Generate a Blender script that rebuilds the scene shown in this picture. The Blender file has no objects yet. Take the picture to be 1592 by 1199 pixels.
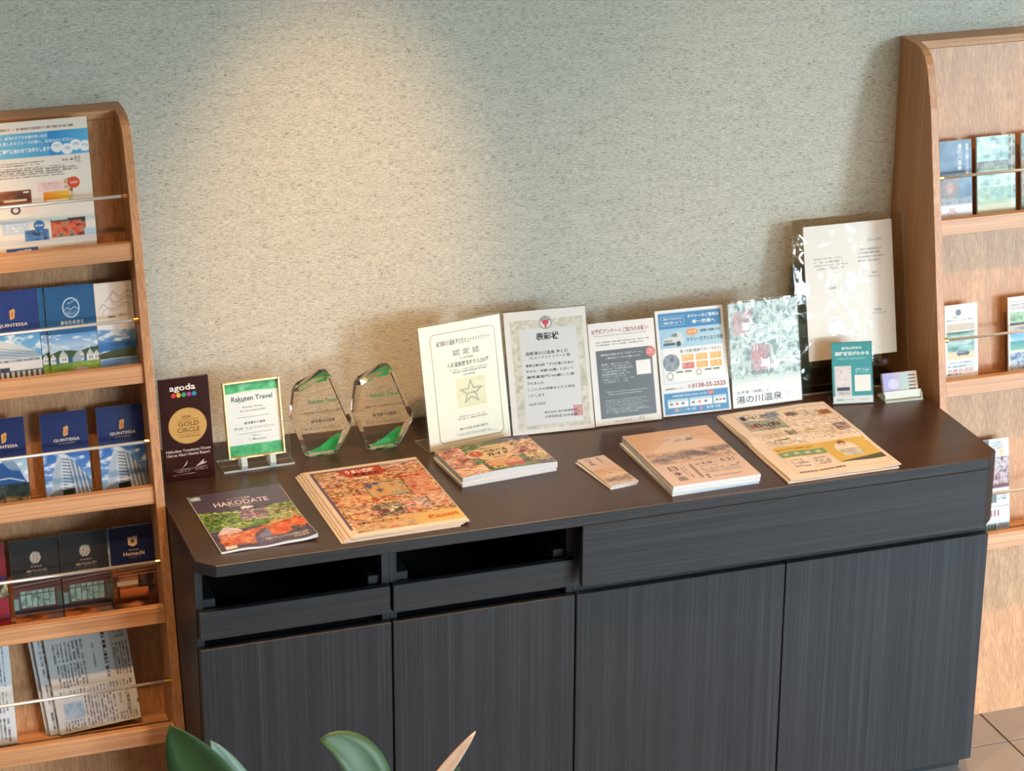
import bpy, bmesh, math, random
import numpy as np
from mathutils import Matrix, Vector

# ------------------------------------------------------------------ camera
scene = bpy.context.scene
COL = scene.collection
H = 0.85                       # worktop height
YAW, PIT, ROL = 0.3308, 0.3793, 0.0045
CAM = Vector((-1.7815, -5.3873, 2.3205 + H))
fw = Vector((math.sin(YAW) * math.cos(PIT), math.cos(YAW) * math.cos(PIT), -math.sin(PIT)))
rt = Vector((math.cos(YAW), -math.sin(YAW), 0))
up = rt.cross(fw)
rt, up = rt * math.cos(ROL) + up * math.sin(ROL), up * math.cos(ROL) - rt * math.sin(ROL)
cd = bpy.data.cameras.new('camera')
cd.sensor_fit = 'HORIZONTAL'; cd.sensor_width = 36.0; cd.lens = 4009.9 * 36.0 / 1592.0
cd.clip_start = 0.05; cd.clip_end = 200
cam = bpy.data.objects.new('camera', cd); COL.objects.link(cam)
m3 = Matrix((rt, up, -fw)).transposed()
cam.matrix_world = Matrix.Translation(CAM) @ m3.to_4x4()
cd.dof.use_dof = True; cd.dof.focus_distance = 5.95; cd.dof.aperture_fstop = 11.0
scene.camera = cam

# ------------------------------------------------------------------ world, exposure
SKY = 66.0
w = bpy.data.worlds.new('overcast_sky'); scene.world = w; w.use_nodes = True
bg = w.node_tree.nodes['Background']
bg.inputs[0].default_value = (0.72, 0.87, 1.0, 1); bg.inputs[1].default_value = SKY
vs = scene.view_settings
vs.view_transform = 'Standard'; vs.look = 'None'; vs.gamma = 1.0; vs.use_curve_mapping = False
vs.exposure = 0.25
scene.display_settings.display_device = 'sRGB'
WIN = [(1.2, 3.86, 0.10, 2.0), (4.45, 6.05, 0.05, 3.3)]     # glazed openings in the wall opposite (x0, x1, z0, z1)
WY = -6.6
CEIL = 3.6
for a, b, WZ0, WZ1 in WIN:                        # portals in the openings guide the sky light
    ld = bpy.data.lights.new('window_portal', 'AREA'); ld.shape = 'RECTANGLE'
    ld.size = b - a; ld.size_y = WZ1 - WZ0; ld.cycles.is_portal = True
    lo = bpy.data.objects.new('window_portal', ld); COL.objects.link(lo)
    lo.location = ((a + b) / 2, WY - 0.02, (WZ0 + WZ1) / 2); lo.rotation_euler = (math.radians(90), 0, 0)
WARM = (1.0, 0.57, 0.27)
# (x, y, aim x, aim y, aim z, power, full cone degrees)
SPOTS = [(-1.43, -1.5, -1.43, -1.35, 0.0, 235, 80),
         (-0.37, -1.5, -0.37, -1.35, 0.0, 235, 80),
         (0.69, -1.5, 0.69, -1.35, 0.0, 235, 80),
         (1.75, -1.5, 1.75, -1.35, 0.0, 235, 80),
         (-0.37, -1.72, -0.37, 0.0, 1.30, 420, 20),
         (-1.43, -1.72, -1.43, 0.0, 1.32, 420, 20),
         (0.69, -1.72, 0.69, 0.0, 1.30, 70, 22),
         (1.75, -1.72, 1.72, 0.0, 1.36, 420, 20),
         (-1.6, -4.0, -1.6, -4.0, 0.0, 120, 100),  # this row: unseen fill lamps added for warm ambient light
         (1.2, -4.0, 1.2, -4.0, 0.0, 120, 100)]

# ------------------------------------------------------------------ helpers
def lin(c):
    c = np.asarray(c, float) / 255.0
    return np.where(c <= 0.04045, c / 12.92, ((c + 0.055) / 1.055) ** 2.4)
def L3(r, g, b):
    a = lin((r, g, b)); return (float(a[0]), float(a[1]), float(a[2]), 1.0)

def tag(o, label=None, cat=None, group=None, kind=None):
    if label: o['label'] = label
    if cat: o['category'] = cat
    if group: o['group'] = group
    if kind: o['kind'] = kind
    return o
def thing(name, label, cat, loc=(0, 0, 0), rot=(0, 0, 0), group=None):
    o = bpy.data.objects.new(name, None); COL.objects.link(o)
    o.empty_display_size = 0.05
    o.location = loc; o.rotation_euler = rot
    return tag(o, label, cat, group)

class MB:
    """collects shapes, then becomes one mesh object"""
    def __init__(s): s.bm = bmesh.new()
    def box(s, x0, x1, y0, y1, z0, z1, bev=0.0, seg=2, M=None):
        r = bmesh.ops.create_cube(s.bm, size=1)
        vv = r['verts']
        for v in vv:
            v.co = Vector((x0 + (v.co.x + .5) * (x1 - x0), y0 + (v.co.y + .5) * (y1 - y0), z0 + (v.co.z + .5) * (z1 - z0)))
        if M is not None:
            for v in vv: v.co = M @ v.co
        if bev:
            es = list({e for v in vv for e in v.link_edges})
            bmesh.ops.bevel(s.bm, geom=es, offset=bev, segments=seg, affect='EDGES', profile=0.5)
        return s
    def prism(s, pts, axis, a, b, bev=0.0, seg=2):
        """extrude a 2d outline along an axis; pts are the two other coordinates in order"""
        def mk(p, q):
            return {'x': (q, p[0], p[1]), 'y': (p[0], q, p[1]), 'z': (p[0], p[1], q)}[axis]
        A = [s.bm.verts.new(mk(p, a)) for p in pts]; B = [s.bm.verts.new(mk(p, b)) for p in pts]
        n = len(pts); fs = [s.bm.faces.new(A), s.bm.faces.new(B[::-1])]
        for i in range(n):
            fs.append(s.bm.faces.new((A[i], B[i], B[(i + 1) % n], A[(i + 1) % n])))
        bmesh.ops.recalc_face_normals(s.bm, faces=fs)
        if bev:
            es = [e for e in {e for v in A + B for e in v.link_edges} if e.calc_face_angle(0) > 0.5]
            bmesh.ops.bevel(s.bm, geom=es, offset=bev, segments=seg, affect='EDGES', profile=0.5)
        return s
    def tube(s, pts, r, n=10, caps=True):
        pts = [Vector(p) for p in pts]
        rad = r if isinstance(r, (list, tuple)) else [r] * len(pts)
        rings = []
        ref = None
        for i, p in enumerate(pts):
            d = (pts[min(i + 1, len(pts) - 1)] - pts[max(i - 1, 0)]).normalized()
            if ref is None or abs(ref.dot(d)) > .95: ref = Vector((0, 0, 1)) if abs(d.z) < .9 else Vector((1, 0, 0))
            u = d.cross(ref).normalized(); v = u.cross(d).normalized()
            rings.append([s.bm.verts.new(p + (u * math.cos(t) + v * math.sin(t)) * rad[i]) for t in [2 * math.pi * k / n for k in range(n)]])
        for a, b in zip(rings, rings[1:]):
            for k in range(n): s.bm.faces.new((a[k], a[(k + 1) % n], b[(k + 1) % n], b[k]))
        if caps: s.bm.faces.new(rings[0][::-1]); s.bm.faces.new(rings[-1])
        return s
    def lathe(s, prof, n=32, cx=0, cy=0):
        rings = [[s.bm.verts.new((cx + r * math.cos(2 * math.pi * k / n), cy + r * math.sin(2 * math.pi * k / n), z)) for k in range(n)] for r, z in prof]
        for a, b in zip(rings, rings[1:]):
            for k in range(n): s.bm.faces.new((a[k], a[(k + 1) % n], b[(k + 1) % n], b[k]))
        return s
    def build(s, name, mat, parent=None, smooth=False, loc=None):
        bmesh.ops.recalc_face_normals(s.bm, faces=s.bm.faces[:])
        me = bpy.data.meshes.new(name); s.bm.to_mesh(me); s.bm.free()
        me.materials.append(mat)
        if smooth:
            for p in me.polygons: p.use_smooth = True
        o = bpy.data.objects.new(name, me); COL.objects.link(o)
        if parent: o.parent = parent
        if loc: o.location = loc
        return o

# ------------------------------------------------------------------ materials
def newmat(name):
    m = bpy.data.materials.new(name); m.use_nodes = True
    return m, m.node_tree.nodes, m.node_tree.links, m.node_tree.nodes['Principled BSDF']
def plain(name, rgb, rough=.5, metal=0.0, spec=.5, bump=0.0, bscale=200, var=.06):
    m, N, K, P = newmat(name)
    P.inputs['Roughness'].default_value = rough; P.inputs['Metallic'].default_value = metal
    P.inputs['Specular IOR Level'].default_value = spec
    tc = N.new('ShaderNodeTexCoord'); nz = N.new('ShaderNodeTexNoise'); nz.inputs['Scale'].default_value = bscale
    K.new(tc.outputs['Object'], nz.inputs['Vector'])
    mx = N.new('ShaderNodeMix'); mx.data_type = 'RGBA'
    c = L3(*rgb); d = tuple(x * (1 - var) for x in c[:3]) + (1,)
    mx.inputs[6].default_value = c; mx.inputs[7].default_value = d
    K.new(nz.outputs[0], mx.inputs[0]); K.new(mx.outputs[2], P.inputs['Base Color'])
    if bump:
        b = N.new('ShaderNodeBump'); b.inputs['Strength'].default_value = bump; b.inputs['Distance'].default_value = .002
        K.new(nz.outputs[0], b.inputs['Height']); K.new(b.outputs[0], P.inputs['Normal'])
    return m
def wood(name, axis, c0, c1, c2, rough, fine=240., spec=.5, bump=.15, coat=0.0):
    """laminate with straight streaks along an axis"""
    m, N, K, P = newmat(name)
    P.inputs['Roughness'].default_value = rough; P.inputs['Specular IOR Level'].default_value = spec
    tc = N.new('ShaderNodeTexCoord')
    def nz(scale, along, det=2):
        mp = N.new('ShaderNodeMapping'); sc = [scale] * 3; sc['xyz'.index(axis)] = along
        mp.inputs['Scale'].default_value = sc
        K.new(tc.outputs['Object'], mp.inputs['Vector'])
        n = N.new('ShaderNodeTexNoise'); n.inputs['Scale'].default_value = 1; n.inputs['Detail'].default_value = det
        n.inputs['Roughness'].default_value = .6
        K.new(mp.outputs[0], n.inputs['Vector']); return n
    a = nz(fine, 1.4); b = nz(fine * .12, .6, 3)
    ad = N.new('ShaderNodeMath'); ad.operation = 'MULTIPLY_ADD'; ad.inputs[1].default_value = .62
    K.new(a.outputs[0], ad.inputs[0])
    ml = N.new('ShaderNodeMath'); ml.operation = 'MULTIPLY'; ml.inputs[1].default_value = .38
    K.new(b.outputs[0], ml.inputs[0]); K.new(ml.outputs[0], ad.inputs[2])
    cr = N.new('ShaderNodeValToRGB'); e = cr.color_ramp.elements
    e[0].position = .36; e[0].color = L3(*c0); e[1].position = .64; e[1].color = L3(*c2)
    k = e.new(.5); k.color = L3(*c1)
    K.new(ad.outputs[0], cr.inputs[0]); K.new(cr.outputs[0], P.inputs['Base Color'])
    bp = N.new('ShaderNodeBump'); bp.inputs['Strength'].default_value = bump; bp.inputs['Distance'].default_value = .001
    K.new(ad.outputs[0], bp.inputs['Height']); K.new(bp.outputs[0], P.inputs['Normal'])
    return m
def clear(name, tint=(.985, .99, .985), ior=1.42, rough=.0):
    """clear acrylic or glass sheet: see-through with a Fresnel reflection"""
    m = bpy.data.materials.new(name); m.use_nodes = True
    N, K = m.node_tree.nodes, m.node_tree.links
    N.remove(N['Principled BSDF'])
    t = N.new('ShaderNodeBsdfTransparent'); t.inputs[0].default_value = (*tint, 1)
    g = N.new('ShaderNodeBsdfGlossy'); g.inputs['Roughness'].default_value = rough
    f = N.new('ShaderNodeFresnel'); f.inputs[0].default_value = ior
    ge = N.new('ShaderNodeNewGeometry'); iv = N.new('ShaderNodeMath'); iv.operation = 'SUBTRACT'; iv.inputs[0].default_value = 1
    K.new(ge.outputs['Backfacing'], iv.inputs[1])
    fm = N.new('ShaderNodeMath'); fm.operation = 'MULTIPLY'; K.new(f.outputs[0], fm.inputs[0]); K.new(iv.outputs[0], fm.inputs[1])
    x = N.new('ShaderNodeMixShader')
    K.new(fm.outputs[0], x.inputs[0]); K.new(t.outputs[0], x.inputs[1]); K.new(g.outputs[0], x.inputs[2])
    # a faint waviness, as in a cast sheet
    tc = N.new('ShaderNodeTexCoord'); nz = N.new('ShaderNodeTexNoise'); nz.inputs['Scale'].default_value = 9
    bp = N.new('ShaderNodeBump'); bp.inputs['Strength'].default_value = .05; bp.inputs['Distance'].default_value = .01
    K.new(tc.outputs['Object'], nz.inputs['Vector']); K.new(nz.outputs[0], bp.inputs['Height'])
    K.new(bp.outputs[0], g.inputs['Normal']); K.new(bp.outputs[0], f.inputs['Normal'])
    K.new(x.outputs[0], N['Material Output'].inputs[0])
    return m
def printed(name, rough, spec=.4):
    m, N, K, P = newmat(name)
    a = N.new('ShaderNodeAttribute'); a.attribute_name = 'ink'
    K.new(a.outputs['Color'], P.inputs['Base Color'])
    P.inputs['Roughness'].default_value = rough; P.inputs['Specular IOR Level'].default_value = spec
    return m
def glass(name, col, rough=0.0):
    m, N, K, P = newmat(name)
    P.inputs['Base Color'].default_value = (*col, 1); P.inputs['Roughness'].default_value = rough
    P.inputs['Transmission Weight'].default_value = 1.0; P.inputs['IOR'].default_value = 1.5
    return m

M_OAKV = wood('oak_laminate_upright', 'z', (152, 106, 68), (168, 121, 80), (186, 140, 98), .42, bump=.05)
M_OAKH = wood('oak_laminate_level', 'x', (156, 110, 72), (172, 126, 86), (190, 144, 102), .42, bump=.05)
DK0, DK1, DK2 = (23, 25, 28), (30, 32, 36), (46, 48, 53)
M_DKV = wood('dark_laminate_upright', 'z', DK0, DK1, DK2, .45, fine=430, spec=.35)
M_DKH = wood('dark_laminate_level', 'x', DK0, DK1, DK2, .45, fine=430, spec=.35)
M_DKTOP = wood('dark_laminate_top_warmed', 'x', (42, 28, 21), (52, 36, 28), (64, 46, 37), .28, fine=260, bump=.05)  # warm wall reflection put into the top face as brown
M_DARK = plain('cabinet_inside', (22, 22, 24), .7)
M_PAPER = plain('paper_white', (208, 206, 202), .7, bscale=400, var=.03)
M_EDGE = wood('paper_edges', 'x', (160, 166, 172), (194, 198, 202), (214, 217, 220), .8, fine=900)
M_NEWS = plain('newsprint', (205, 205, 200), .85, bscale=300)
M_TAN = plain('newsprint_warm', (192, 180, 168), .85, bscale=300)
M_CHROME = plain('polished_steel', (214, 206, 194), .34, metal=.6, var=.02)
M_BRASS = plain('brass', (206, 158, 92), .22, metal=1.0, var=.03)
M_ACRYL = clear('clear_acrylic')
M_BLOCK = glass('solid_acrylic', (.97, .985, .98))
M_PANE = clear('window_glass', (.97, .985, .98), 1.5)
M_ACEDGE = plain('acrylic_edge_lit', (206, 220, 216), .25, var=.02)  # pale colour paints in the bright lines of lit acrylic edges
M_ACEDGE.node_tree.nodes['Principled BSDF'].inputs['Alpha'].default_value = .6
M_INK = printed('printed_gloss', .32)
M_INKM = printed('printed_matte', .75, .2)
M_MAROON = plain('maroon_lacquer', (44, 12, 12), .12, bscale=30, var=.1)
M_GOLD = plain('gold_frame', (226, 186, 132), .3, metal=1.0)
# ------------------------------------------------------------------ the room
def wall_material():
    m, N, K, P = newmat('woven_wallcovering')
    P.inputs['Roughness'].default_value = .85; P.inputs['Specular IOR Level'].default_value = .2
    tc = N.new('ShaderNodeTexCoord')
    def nz(sc, det=3, ro=.6):
        mp = N.new('ShaderNodeMapping'); mp.inputs['Scale'].default_value = sc
        K.new(tc.outputs['Object'], mp.inputs['Vector'])
        n = N.new('ShaderNodeTexNoise'); n.inputs['Scale'].default_value = 1; n.inputs['Detail'].default_value = det
        n.inputs['Roughness'].default_value = ro
        K.new(mp.outputs[0], n.inputs['Vector']); return n
    a = nz((70, 70, 430), 4, .68)      # horizontal fibres
    b = nz((240, 240, 300), 2)         # speckle
    c = nz((14, 14, 70), 3)              # slow mottling
    def mad(x, k, y=None):
        n = N.new('ShaderNodeMath'); n.operation = 'MULTIPLY_ADD'; K.new(x, n.inputs[0]); n.inputs[1].default_value = k
        if y is not None: K.new(y, n.inputs[2])
        else: n.inputs[2].default_value = 0
        return n.outputs[0]
    s = mad(c.outputs[0], .14, mad(b.outputs[0], .28, mad(a.outputs[0], .58)))
    cr = N.new('ShaderNodeValToRGB'); e = cr.color_ramp.elements
    e[0].position = .37; e[0].color = L3(96, 97, 90); e[1].position = .58; e[1].color = L3(188, 188, 178)
    k = e.new(.45); k.color = L3(160, 160, 150)
    K.new(s, cr.inputs[0]); K.new(cr.outputs[0], P.inputs['Base Color'])
    bp = N.new('ShaderNodeBump'); bp.inputs['Strength'].default_value = .35; bp.inputs['Distance'].default_value = .002
    K.new(s, bp.inputs['Height']); K.new(bp.outputs[0], P.inputs['Normal'])
    return m
M_WALL = wall_material()
M_PLASTER = plain('plaster', (176, 168, 156), .9, bump=.1)
M_CEIL = plain('ceiling_paint', (214, 206, 194), .9)
M_FRAME = plain('window_frame_dark', (52, 50, 48), .5)
M_TILE = plain('stone_tile', (146, 140, 138), .38, bscale=14, var=.25, bump=.04)
M_GROUT = plain('grout', (84, 76, 72), .9)
RX0, RX1 = -4.0, 8.0
def struct(name, mb, mat):
    return tag(mb.build(name, mat), kind='structure')
struct('wall_back', MB().box(RX0, RX1, 0, .12, 0, CEIL), M_WALL)
struct('wall_left', MB().box(RX0 - .1, RX0, WY, .12, 0, CEIL), M_PLASTER)
struct('wall_right', MB().box(RX1, RX1 + .1, WY, .12, 0, CEIL), M_PLASTER)
struct('ceiling', MB().box(RX0, RX1, WY - .1, .12, CEIL, CEIL + .1), M_CEIL)
wf = MB()
edges = [RX0] + [v for p in WIN for v in p[:2]] + [RX1]
for i in range(0, len(edges), 2): wf.box(edges[i], edges[i + 1], WY - .1, WY, 0, CEIL)
for a, b, WZ0, WZ1 in WIN: wf.box(a, b, WY - .1, WY, WZ1, CEIL); wf.box(a, b, WY - .1, WY, 0, WZ0)
struct('wall_front', wf, M_PLASTER)
for i, (a, b, WZ0, WZ1) in enumerate(WIN):
    wr = tag(thing('window_%d' % (i + 1), None, None, (a, WY - .05, WZ0)), kind='structure')
    fr = MB(); W_, H_ = b - a, WZ1 - WZ0
    fr.box(0, .05, -.03, .03, 0, H_).box(W_ - .05, W_, -.03, .03, 0, H_).box(.05, W_ - .05, -.03, .03, 0, .05).box(.05, W_ - .05, -.03, .03, H_ - .05, H_)
    n = 2
    for k in range(1, n): fr.box(W_ * k / n - .025, W_ * k / n + .025, -.03, .03, .05, H_ - .05)
    fr.build('frame', M_FRAME, wr)
    for k in range(n):
        MB().box(W_ * k / n + .03, W_ * (k + 1) / n - .03, -.003, .003, .04, H_ - .04).build('pane', M_PANE, wr)
# floor: grout bed with stone tiles on it
fl = struct('floor', MB().box(RX0, RX1, WY - .1, .12, -.1, -.004), M_GROUT)
TS = .6; ntile = 0; tile_me = None
for i in range(-9, 14):
    for j in range(-11, 1):
        x0 = 1.2 + TS * (i - 2); y0 = -.493 + TS * j
        x1, y1 = x0 + TS, y0 + TS
        if x0 < RX0 or x1 > RX1 or y0 < WY or y1 > .11: continue
        if tile_me is None:
            o = MB().box(.002, TS - .002, .002, TS - .002, -.004, 0, .001, 1).build('tile', M_TILE, fl); tile_me = o.data
        else:
            o = bpy.data.objects.new('tile', tile_me); COL.objects.link(o); o.parent = fl
        o.location = (x0, y0, 0); ntile += 1
# ------------------------------------------------------------------ ceiling downlights
M_LAMPRIM = plain('lamp_rim', (230, 228, 222), .4)
ml_, N_, K_, P_ = newmat('lamp_glow')
P_.inputs['Emission Color'].default_value = (*WARM, 1); P_.inputs['Emission Strength'].default_value = 12
for i, (x, y, ax, ay, az, pw, cone) in enumerate(SPOTS):
    if 4 <= i < 8: lb, gp = 'narrow ceiling spotlight aimed at the ' + ('wall behind the crystal awards', 'five-shelf oak rack', 'wall above the survey and taxi notices', 'blank-topped oak rack')[i - 4], 'narrow ceiling spotlights'
    elif i < 4: lb, gp = 'recessed ceiling downlight in the row nearest the papered wall', 'downlights near the wall'
    else: lb, gp = 'added ceiling downlight for warm ambient fill, in the row nearer the windows', 'added fill downlights near the windows'
    t = thing('ceiling_downlight', lb, 'downlight', (x, y, CEIL), group=gp)
    MB().lathe([(.062, 0), (.075, -.001), (.077, -.006), (.062, -.008), (.056, -.003), (.055, 0)]).build('rim', M_LAMPRIM, t, True)
    MB().lathe([(.0005, -.002), (.054, -.002)]).build('lamp_lens', ml_, t)
    ld = bpy.data.lights.new('lamp_light', 'SPOT'); ld.energy = pw; ld.color = WARM
    ld.spot_size = math.radians(cone); ld.spot_blend = 1.0; ld.shadow_soft_size = .05
    lo = bpy.data.objects.new('lamp_light', ld); COL.objects.link(lo)
    lo.location = (x, y, CEIL - .02)
    lo.rotation_euler = (Vector((ax, ay, az)) - lo.location).to_track_quat('-Z', 'Y').to_euler()

# ------------------------------------------------------------------ garden seen through the windows (and in reflections)
M_LEAFG = plain('garden_leaf', (52, 74, 48), .6, bscale=3, var=.4)
M_BARK = plain('bark', (58, 48, 42), .9, bump=.3)
M_GRASS = plain('garden_ground', (88, 96, 70), .95, bscale=2, var=.4)
struct('ground', MB().box(-12, 22, -30, WY - .12, -.25, -.12), M_GRASS)
def tree(x, y, h, seed, label):
    rnd = random.Random(seed)
    t = thing('garden_tree', label, 'tree', (x, y, -.12))
    tr = MB(); tips = []
    tr.tube([(0, 0, 0), (.05, .02, h * .35), (-.04, .05, h * .7), (0, 0, h)], [.09, .07, .05, .015], 8)
    for k in range(26):
        z = h * (.16 + .8 * k / 26); a = rnd.uniform(0, 6.28); l = rnd.uniform(.7, 1.6) * (1.15 - .75 * z / h)
        p = [Vector((0, 0, z))]
        for q in range(4):
            p.append(p[-1] + Vector((math.cos(a) * l / 4, math.sin(a) * l / 4, rnd.uniform(-.06, .16)))); a += rnd.uniform(-.35, .35)
        tr.tube(p, [.03, .022, .016, .01, .004], 5)
        tips += [(p[i].lerp(p[i + 1], f)) for i in range(1, 4) for f in (0, .35, .7)]
    tr.build('trunk', M_BARK, t)
    lv = bmesh.new()
    for tp in tips:
        for q in range(34):
            c = tp + Vector((rnd.gauss(0, .13), rnd.gauss(0, .13), rnd.gauss(.02, .06)))
            d = Vector((rnd.uniform(-1, 1), rnd.uniform(-1, 1), rnd.uniform(-.5, .7))).normalized(); s = rnd.uniform(.04, .09)
            e = d.cross(Vector((rnd.uniform(-1, 1), rnd.uniform(-1, 1), 1))).normalized() * s * .22
            lv.faces.new([lv.verts.new(c - d * s), lv.verts.new(c + e), lv.verts.new(c + d * s), lv.verts.new(c - e)])
    me = bpy.data.meshes.new('foliage'); lv.to_mesh(me); lv.free(); me.materials.append(M_LEAFG)
    o = bpy.data.objects.new('foliage', me); COL.objects.link(o); o.parent = t; o['kind'] = 'stuff'
tree(2.6, -9.6, 3.4, 3, 'slender garden tree standing close outside the smaller window')
tree(5.1, -10.4, 3.0, 12, 'spreading garden tree outside, behind the pier between the windows')
tree(0.2, -9.8, 2.6, 8, 'small garden tree outside beyond the edge of the smaller window')
tree(3.2, -13.8, 4.6, 9, 'broad garden tree far outside, behind the slender tree')

hd = thing('added_hedge', 'long unseen hedge added outside the windows to hide the bright horizon', 'hedge', (6, -17.5, -.12))  # hedge added to keep bright horizon sky out of the acrylic reflections
hb = MB().box(-9, 9, -.45, .45, 0, 1.75, .15, 3)
hb.build('hedge_core', M_LEAFG, hd)
rnd = random.Random(5); lv = bmesh.new()
for k in range(9000):
    c = Vector((rnd.uniform(-9, 9), rnd.choice((-.5, .5)) + rnd.gauss(0, .04), rnd.uniform(.05, 1.8))) if rnd.random() < .75 else Vector((rnd.uniform(-9, 9), rnd.uniform(-.5, .5), 1.8 + rnd.gauss(0, .05)))
    d = Vector((rnd.uniform(-1, 1), rnd.uniform(-1, 1), rnd.uniform(-1, 1))).normalized() * rnd.uniform(.05, .1); e = d.cross(Vector((rnd.uniform(-1, 1), 1, .3))).normalized() * .03
    lv.faces.new([lv.verts.new(c - d), lv.verts.new(c + e), lv.verts.new(c + d), lv.verts.new(c - e)])
me = bpy.data.meshes.new('hedge_leaves'); lv.to_mesh(me); lv.free(); me.materials.append(M_LEAFG)
o = bpy.data.objects.new('hedge_leaves', me); COL.objects.link(o); o.parent = hd; o['kind'] = 'stuff'

# ------------------------------------------------------------------ sideboard: worktop and three cabinet units
XL, XR, D, CH = -.832, 1.032, .6434, .035
top = MB().prism([(XL, -.004), (XR, -.004), (XR, -D + CH), (XR - CH, -D), (XL + CH, -D), (XL, -D + CH)], 'z', H - .027, H, .0012, 1).build('worktop', M_DKTOP)
M_ = top.data.materials
top.data.materials.append(M_DKH)
for p in top.data.polygons:
    if abs(p.normal.z) < .5: p.material_index = 1
tag(top, 'long dark worktop with clipped corners carrying the brochures and plaques', 'worktop')
FY = -.608                                  # plane of the doors and drawers
ZT = H - .028
def unit(name, label, x0, x1, drawer):
    t = thing(name, label, 'cabinet', (x0, 0, 0)); W_ = x1 - x0; T = .016
    b = MB()
    b.box(0, T, FY + .02, -.006, .05, ZT).box(W_ - T, W_, FY + .02, -.006, .05, ZT)
    b.box(T, W_ - T, -.02, -.006, .05, ZT).box(T, W_ - T, FY + .02, -.02, .05, .066)
    b.box(T, W_ - T, FY + .02, -.02, .622, .638)
    bo = b.build('body', M_DKV, t)
    MB().box(.004, W_ - .004, FY + .05, FY + .066, 0.0005, .05).build('plinth', M_DARK, t)
    return t, W_
for x0, x1, lb in ((XL, -.4105, 'dark cabinet unit with open drawer slot and door beside the left brochure rack'),
                   (-.4095, .0105, 'dark cabinet unit with open drawer slot and door next to the wide two-door cabinet')):
    t, W_ = unit('drawer_cabinet', lb, x0, x1, True)
    dr = MB().box(.003, W_ - .003, FY, FY + .018, .663, .728, .0012, 1).build('drawer', M_DKH, t)
    for sx in (.018, W_ - .044):
        MB().box(sx, sx + .026, FY + .03, -.06, .655, .744, .001, 1).build('drawer_side', M_DKH, dr)
    MB().box(.044, W_ - .044, FY + .0185, -.06, .655, .664).build('drawer_bottom', M_DARK, dr)
    MB().box(.044, W_ - .044, -.075, -.06, .6645, .744).build('drawer_back', M_DARK, dr)
    MB().box(.0015, W_ - .0015, FY, FY + .019, .045, .641, .0012, 1).build('door', M_DKV, t)
t, W_ = unit('two_door_cabinet', 'wide dark cabinet with two doors below a broad blank apron', .0115, XR, False)
ap = [(.0, -D), (W_ - CH, -D), (W_, -D + CH), (W_, -D + CH + .016), (W_ - CH - .006, -D + .018), (.0, -D + .018)]
MB().prism(ap, 'z', .676, ZT, .001, 1).build('apron', M_DKH, t)
MB().box(.0015, .5035, FY, FY + .019, .045, .641, .0012, 1).build('door', M_DKV, t)
MB().box(.5065, W_ - .0015, FY, FY + .019, .045, .641, .0012, 1).build('door', M_DKV, t)
MB().box(.016, W_ - .016, FY + .02, FY + .03, .638, .676).build('finger_rail', M_DARK, t)

# ------------------------------------------------------------------ brochure racks
def yfront(z): return -.308 - (.869 - z) * .205          # front edge of the side panels
def yback(z): return -.060 - (1.675 - z) * .173          # face of the sloping back panel
RACKTOP = 1.675
side = [(-.002, 0.0005), (-.002, RACKTOP), (-.064, RACKTOP), (-.088, 1.672), (-.108, 1.666), (-.124, 1.655), (-.137, 1.638), (-.147, 1.612), (-.155, 1.585), (yfront(1.54), 1.54), (yfront(0), 0.0005)]
def rack(label, xin0, xin1, ledges):
    """xin0..xin1: clear width between the side panels"""
    t = thing('brochure_rack', label, 'rack'); T = .020
    for a, b in ((xin0 - T, xin0), (xin1, xin1 + T)):
        MB().prism(side, 'x', a, b, .0015, 2).build('side_panel', M_OAKV, t)
    MB().box(xin0, xin1, -.064, -.002, RACKTOP - .02, RACKTOP - .0005, .001, 1).build('top_board', M_OAKH, t)
    zt = RACKTOP - .0205
    MB().prism([(yback(zt), zt), (yback(0), .0005), (yback(0) + .018, .0005), (yback(zt) + .018, zt)], 'x', xin0, xin1).build('back_panel', M_OAKV, t)
    for z in ledges:
        yf = yfront(z) + .008
        k = MB()
        k.prism([(yf, z), (yf - .007, z - .037), (yf + .011, z - .037), (yf + .018, z)], 'x', xin0 + .0003, xin1 - .0003, .001, 1)
        k.box(xin0 + .0003, xin1 - .0003, yf + .0112, yback(z - .037) - .0003, z - .037, z - .026)
        k.build('ledge', M_OAKH, t)
        yr = yfront(z + .098) + .012
        r = MB().tube([(xin0 + .0003, yr, z + .098), (xin1 - .0003, yr, z + .098)], .0036, 12).build('rail', M_CHROME, t, True)
        for xx in (xin0, xin1 - .012):
            MB().tube([(xx + .0004, yr, z + .098), (xx + .0116, yr, z + .098)], .0062, 12).build('rail_socket', M_BRASS, r, False)
    return t
LX1, LX0 = -.8535, -1.72
RXI0, RXI1 = 1.0635, 1.96
LLED = [1.414, 1.152, .890, .627, .361]
RLED = [1.277, .895, .512]
rack('light oak brochure rack with five shelves of leaflets and newspapers', LX0, LX1, LLED)
rack('light oak brochure rack with tall blank top section, beside the acrylic panel', RXI0, RXI1, RLED)
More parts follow.
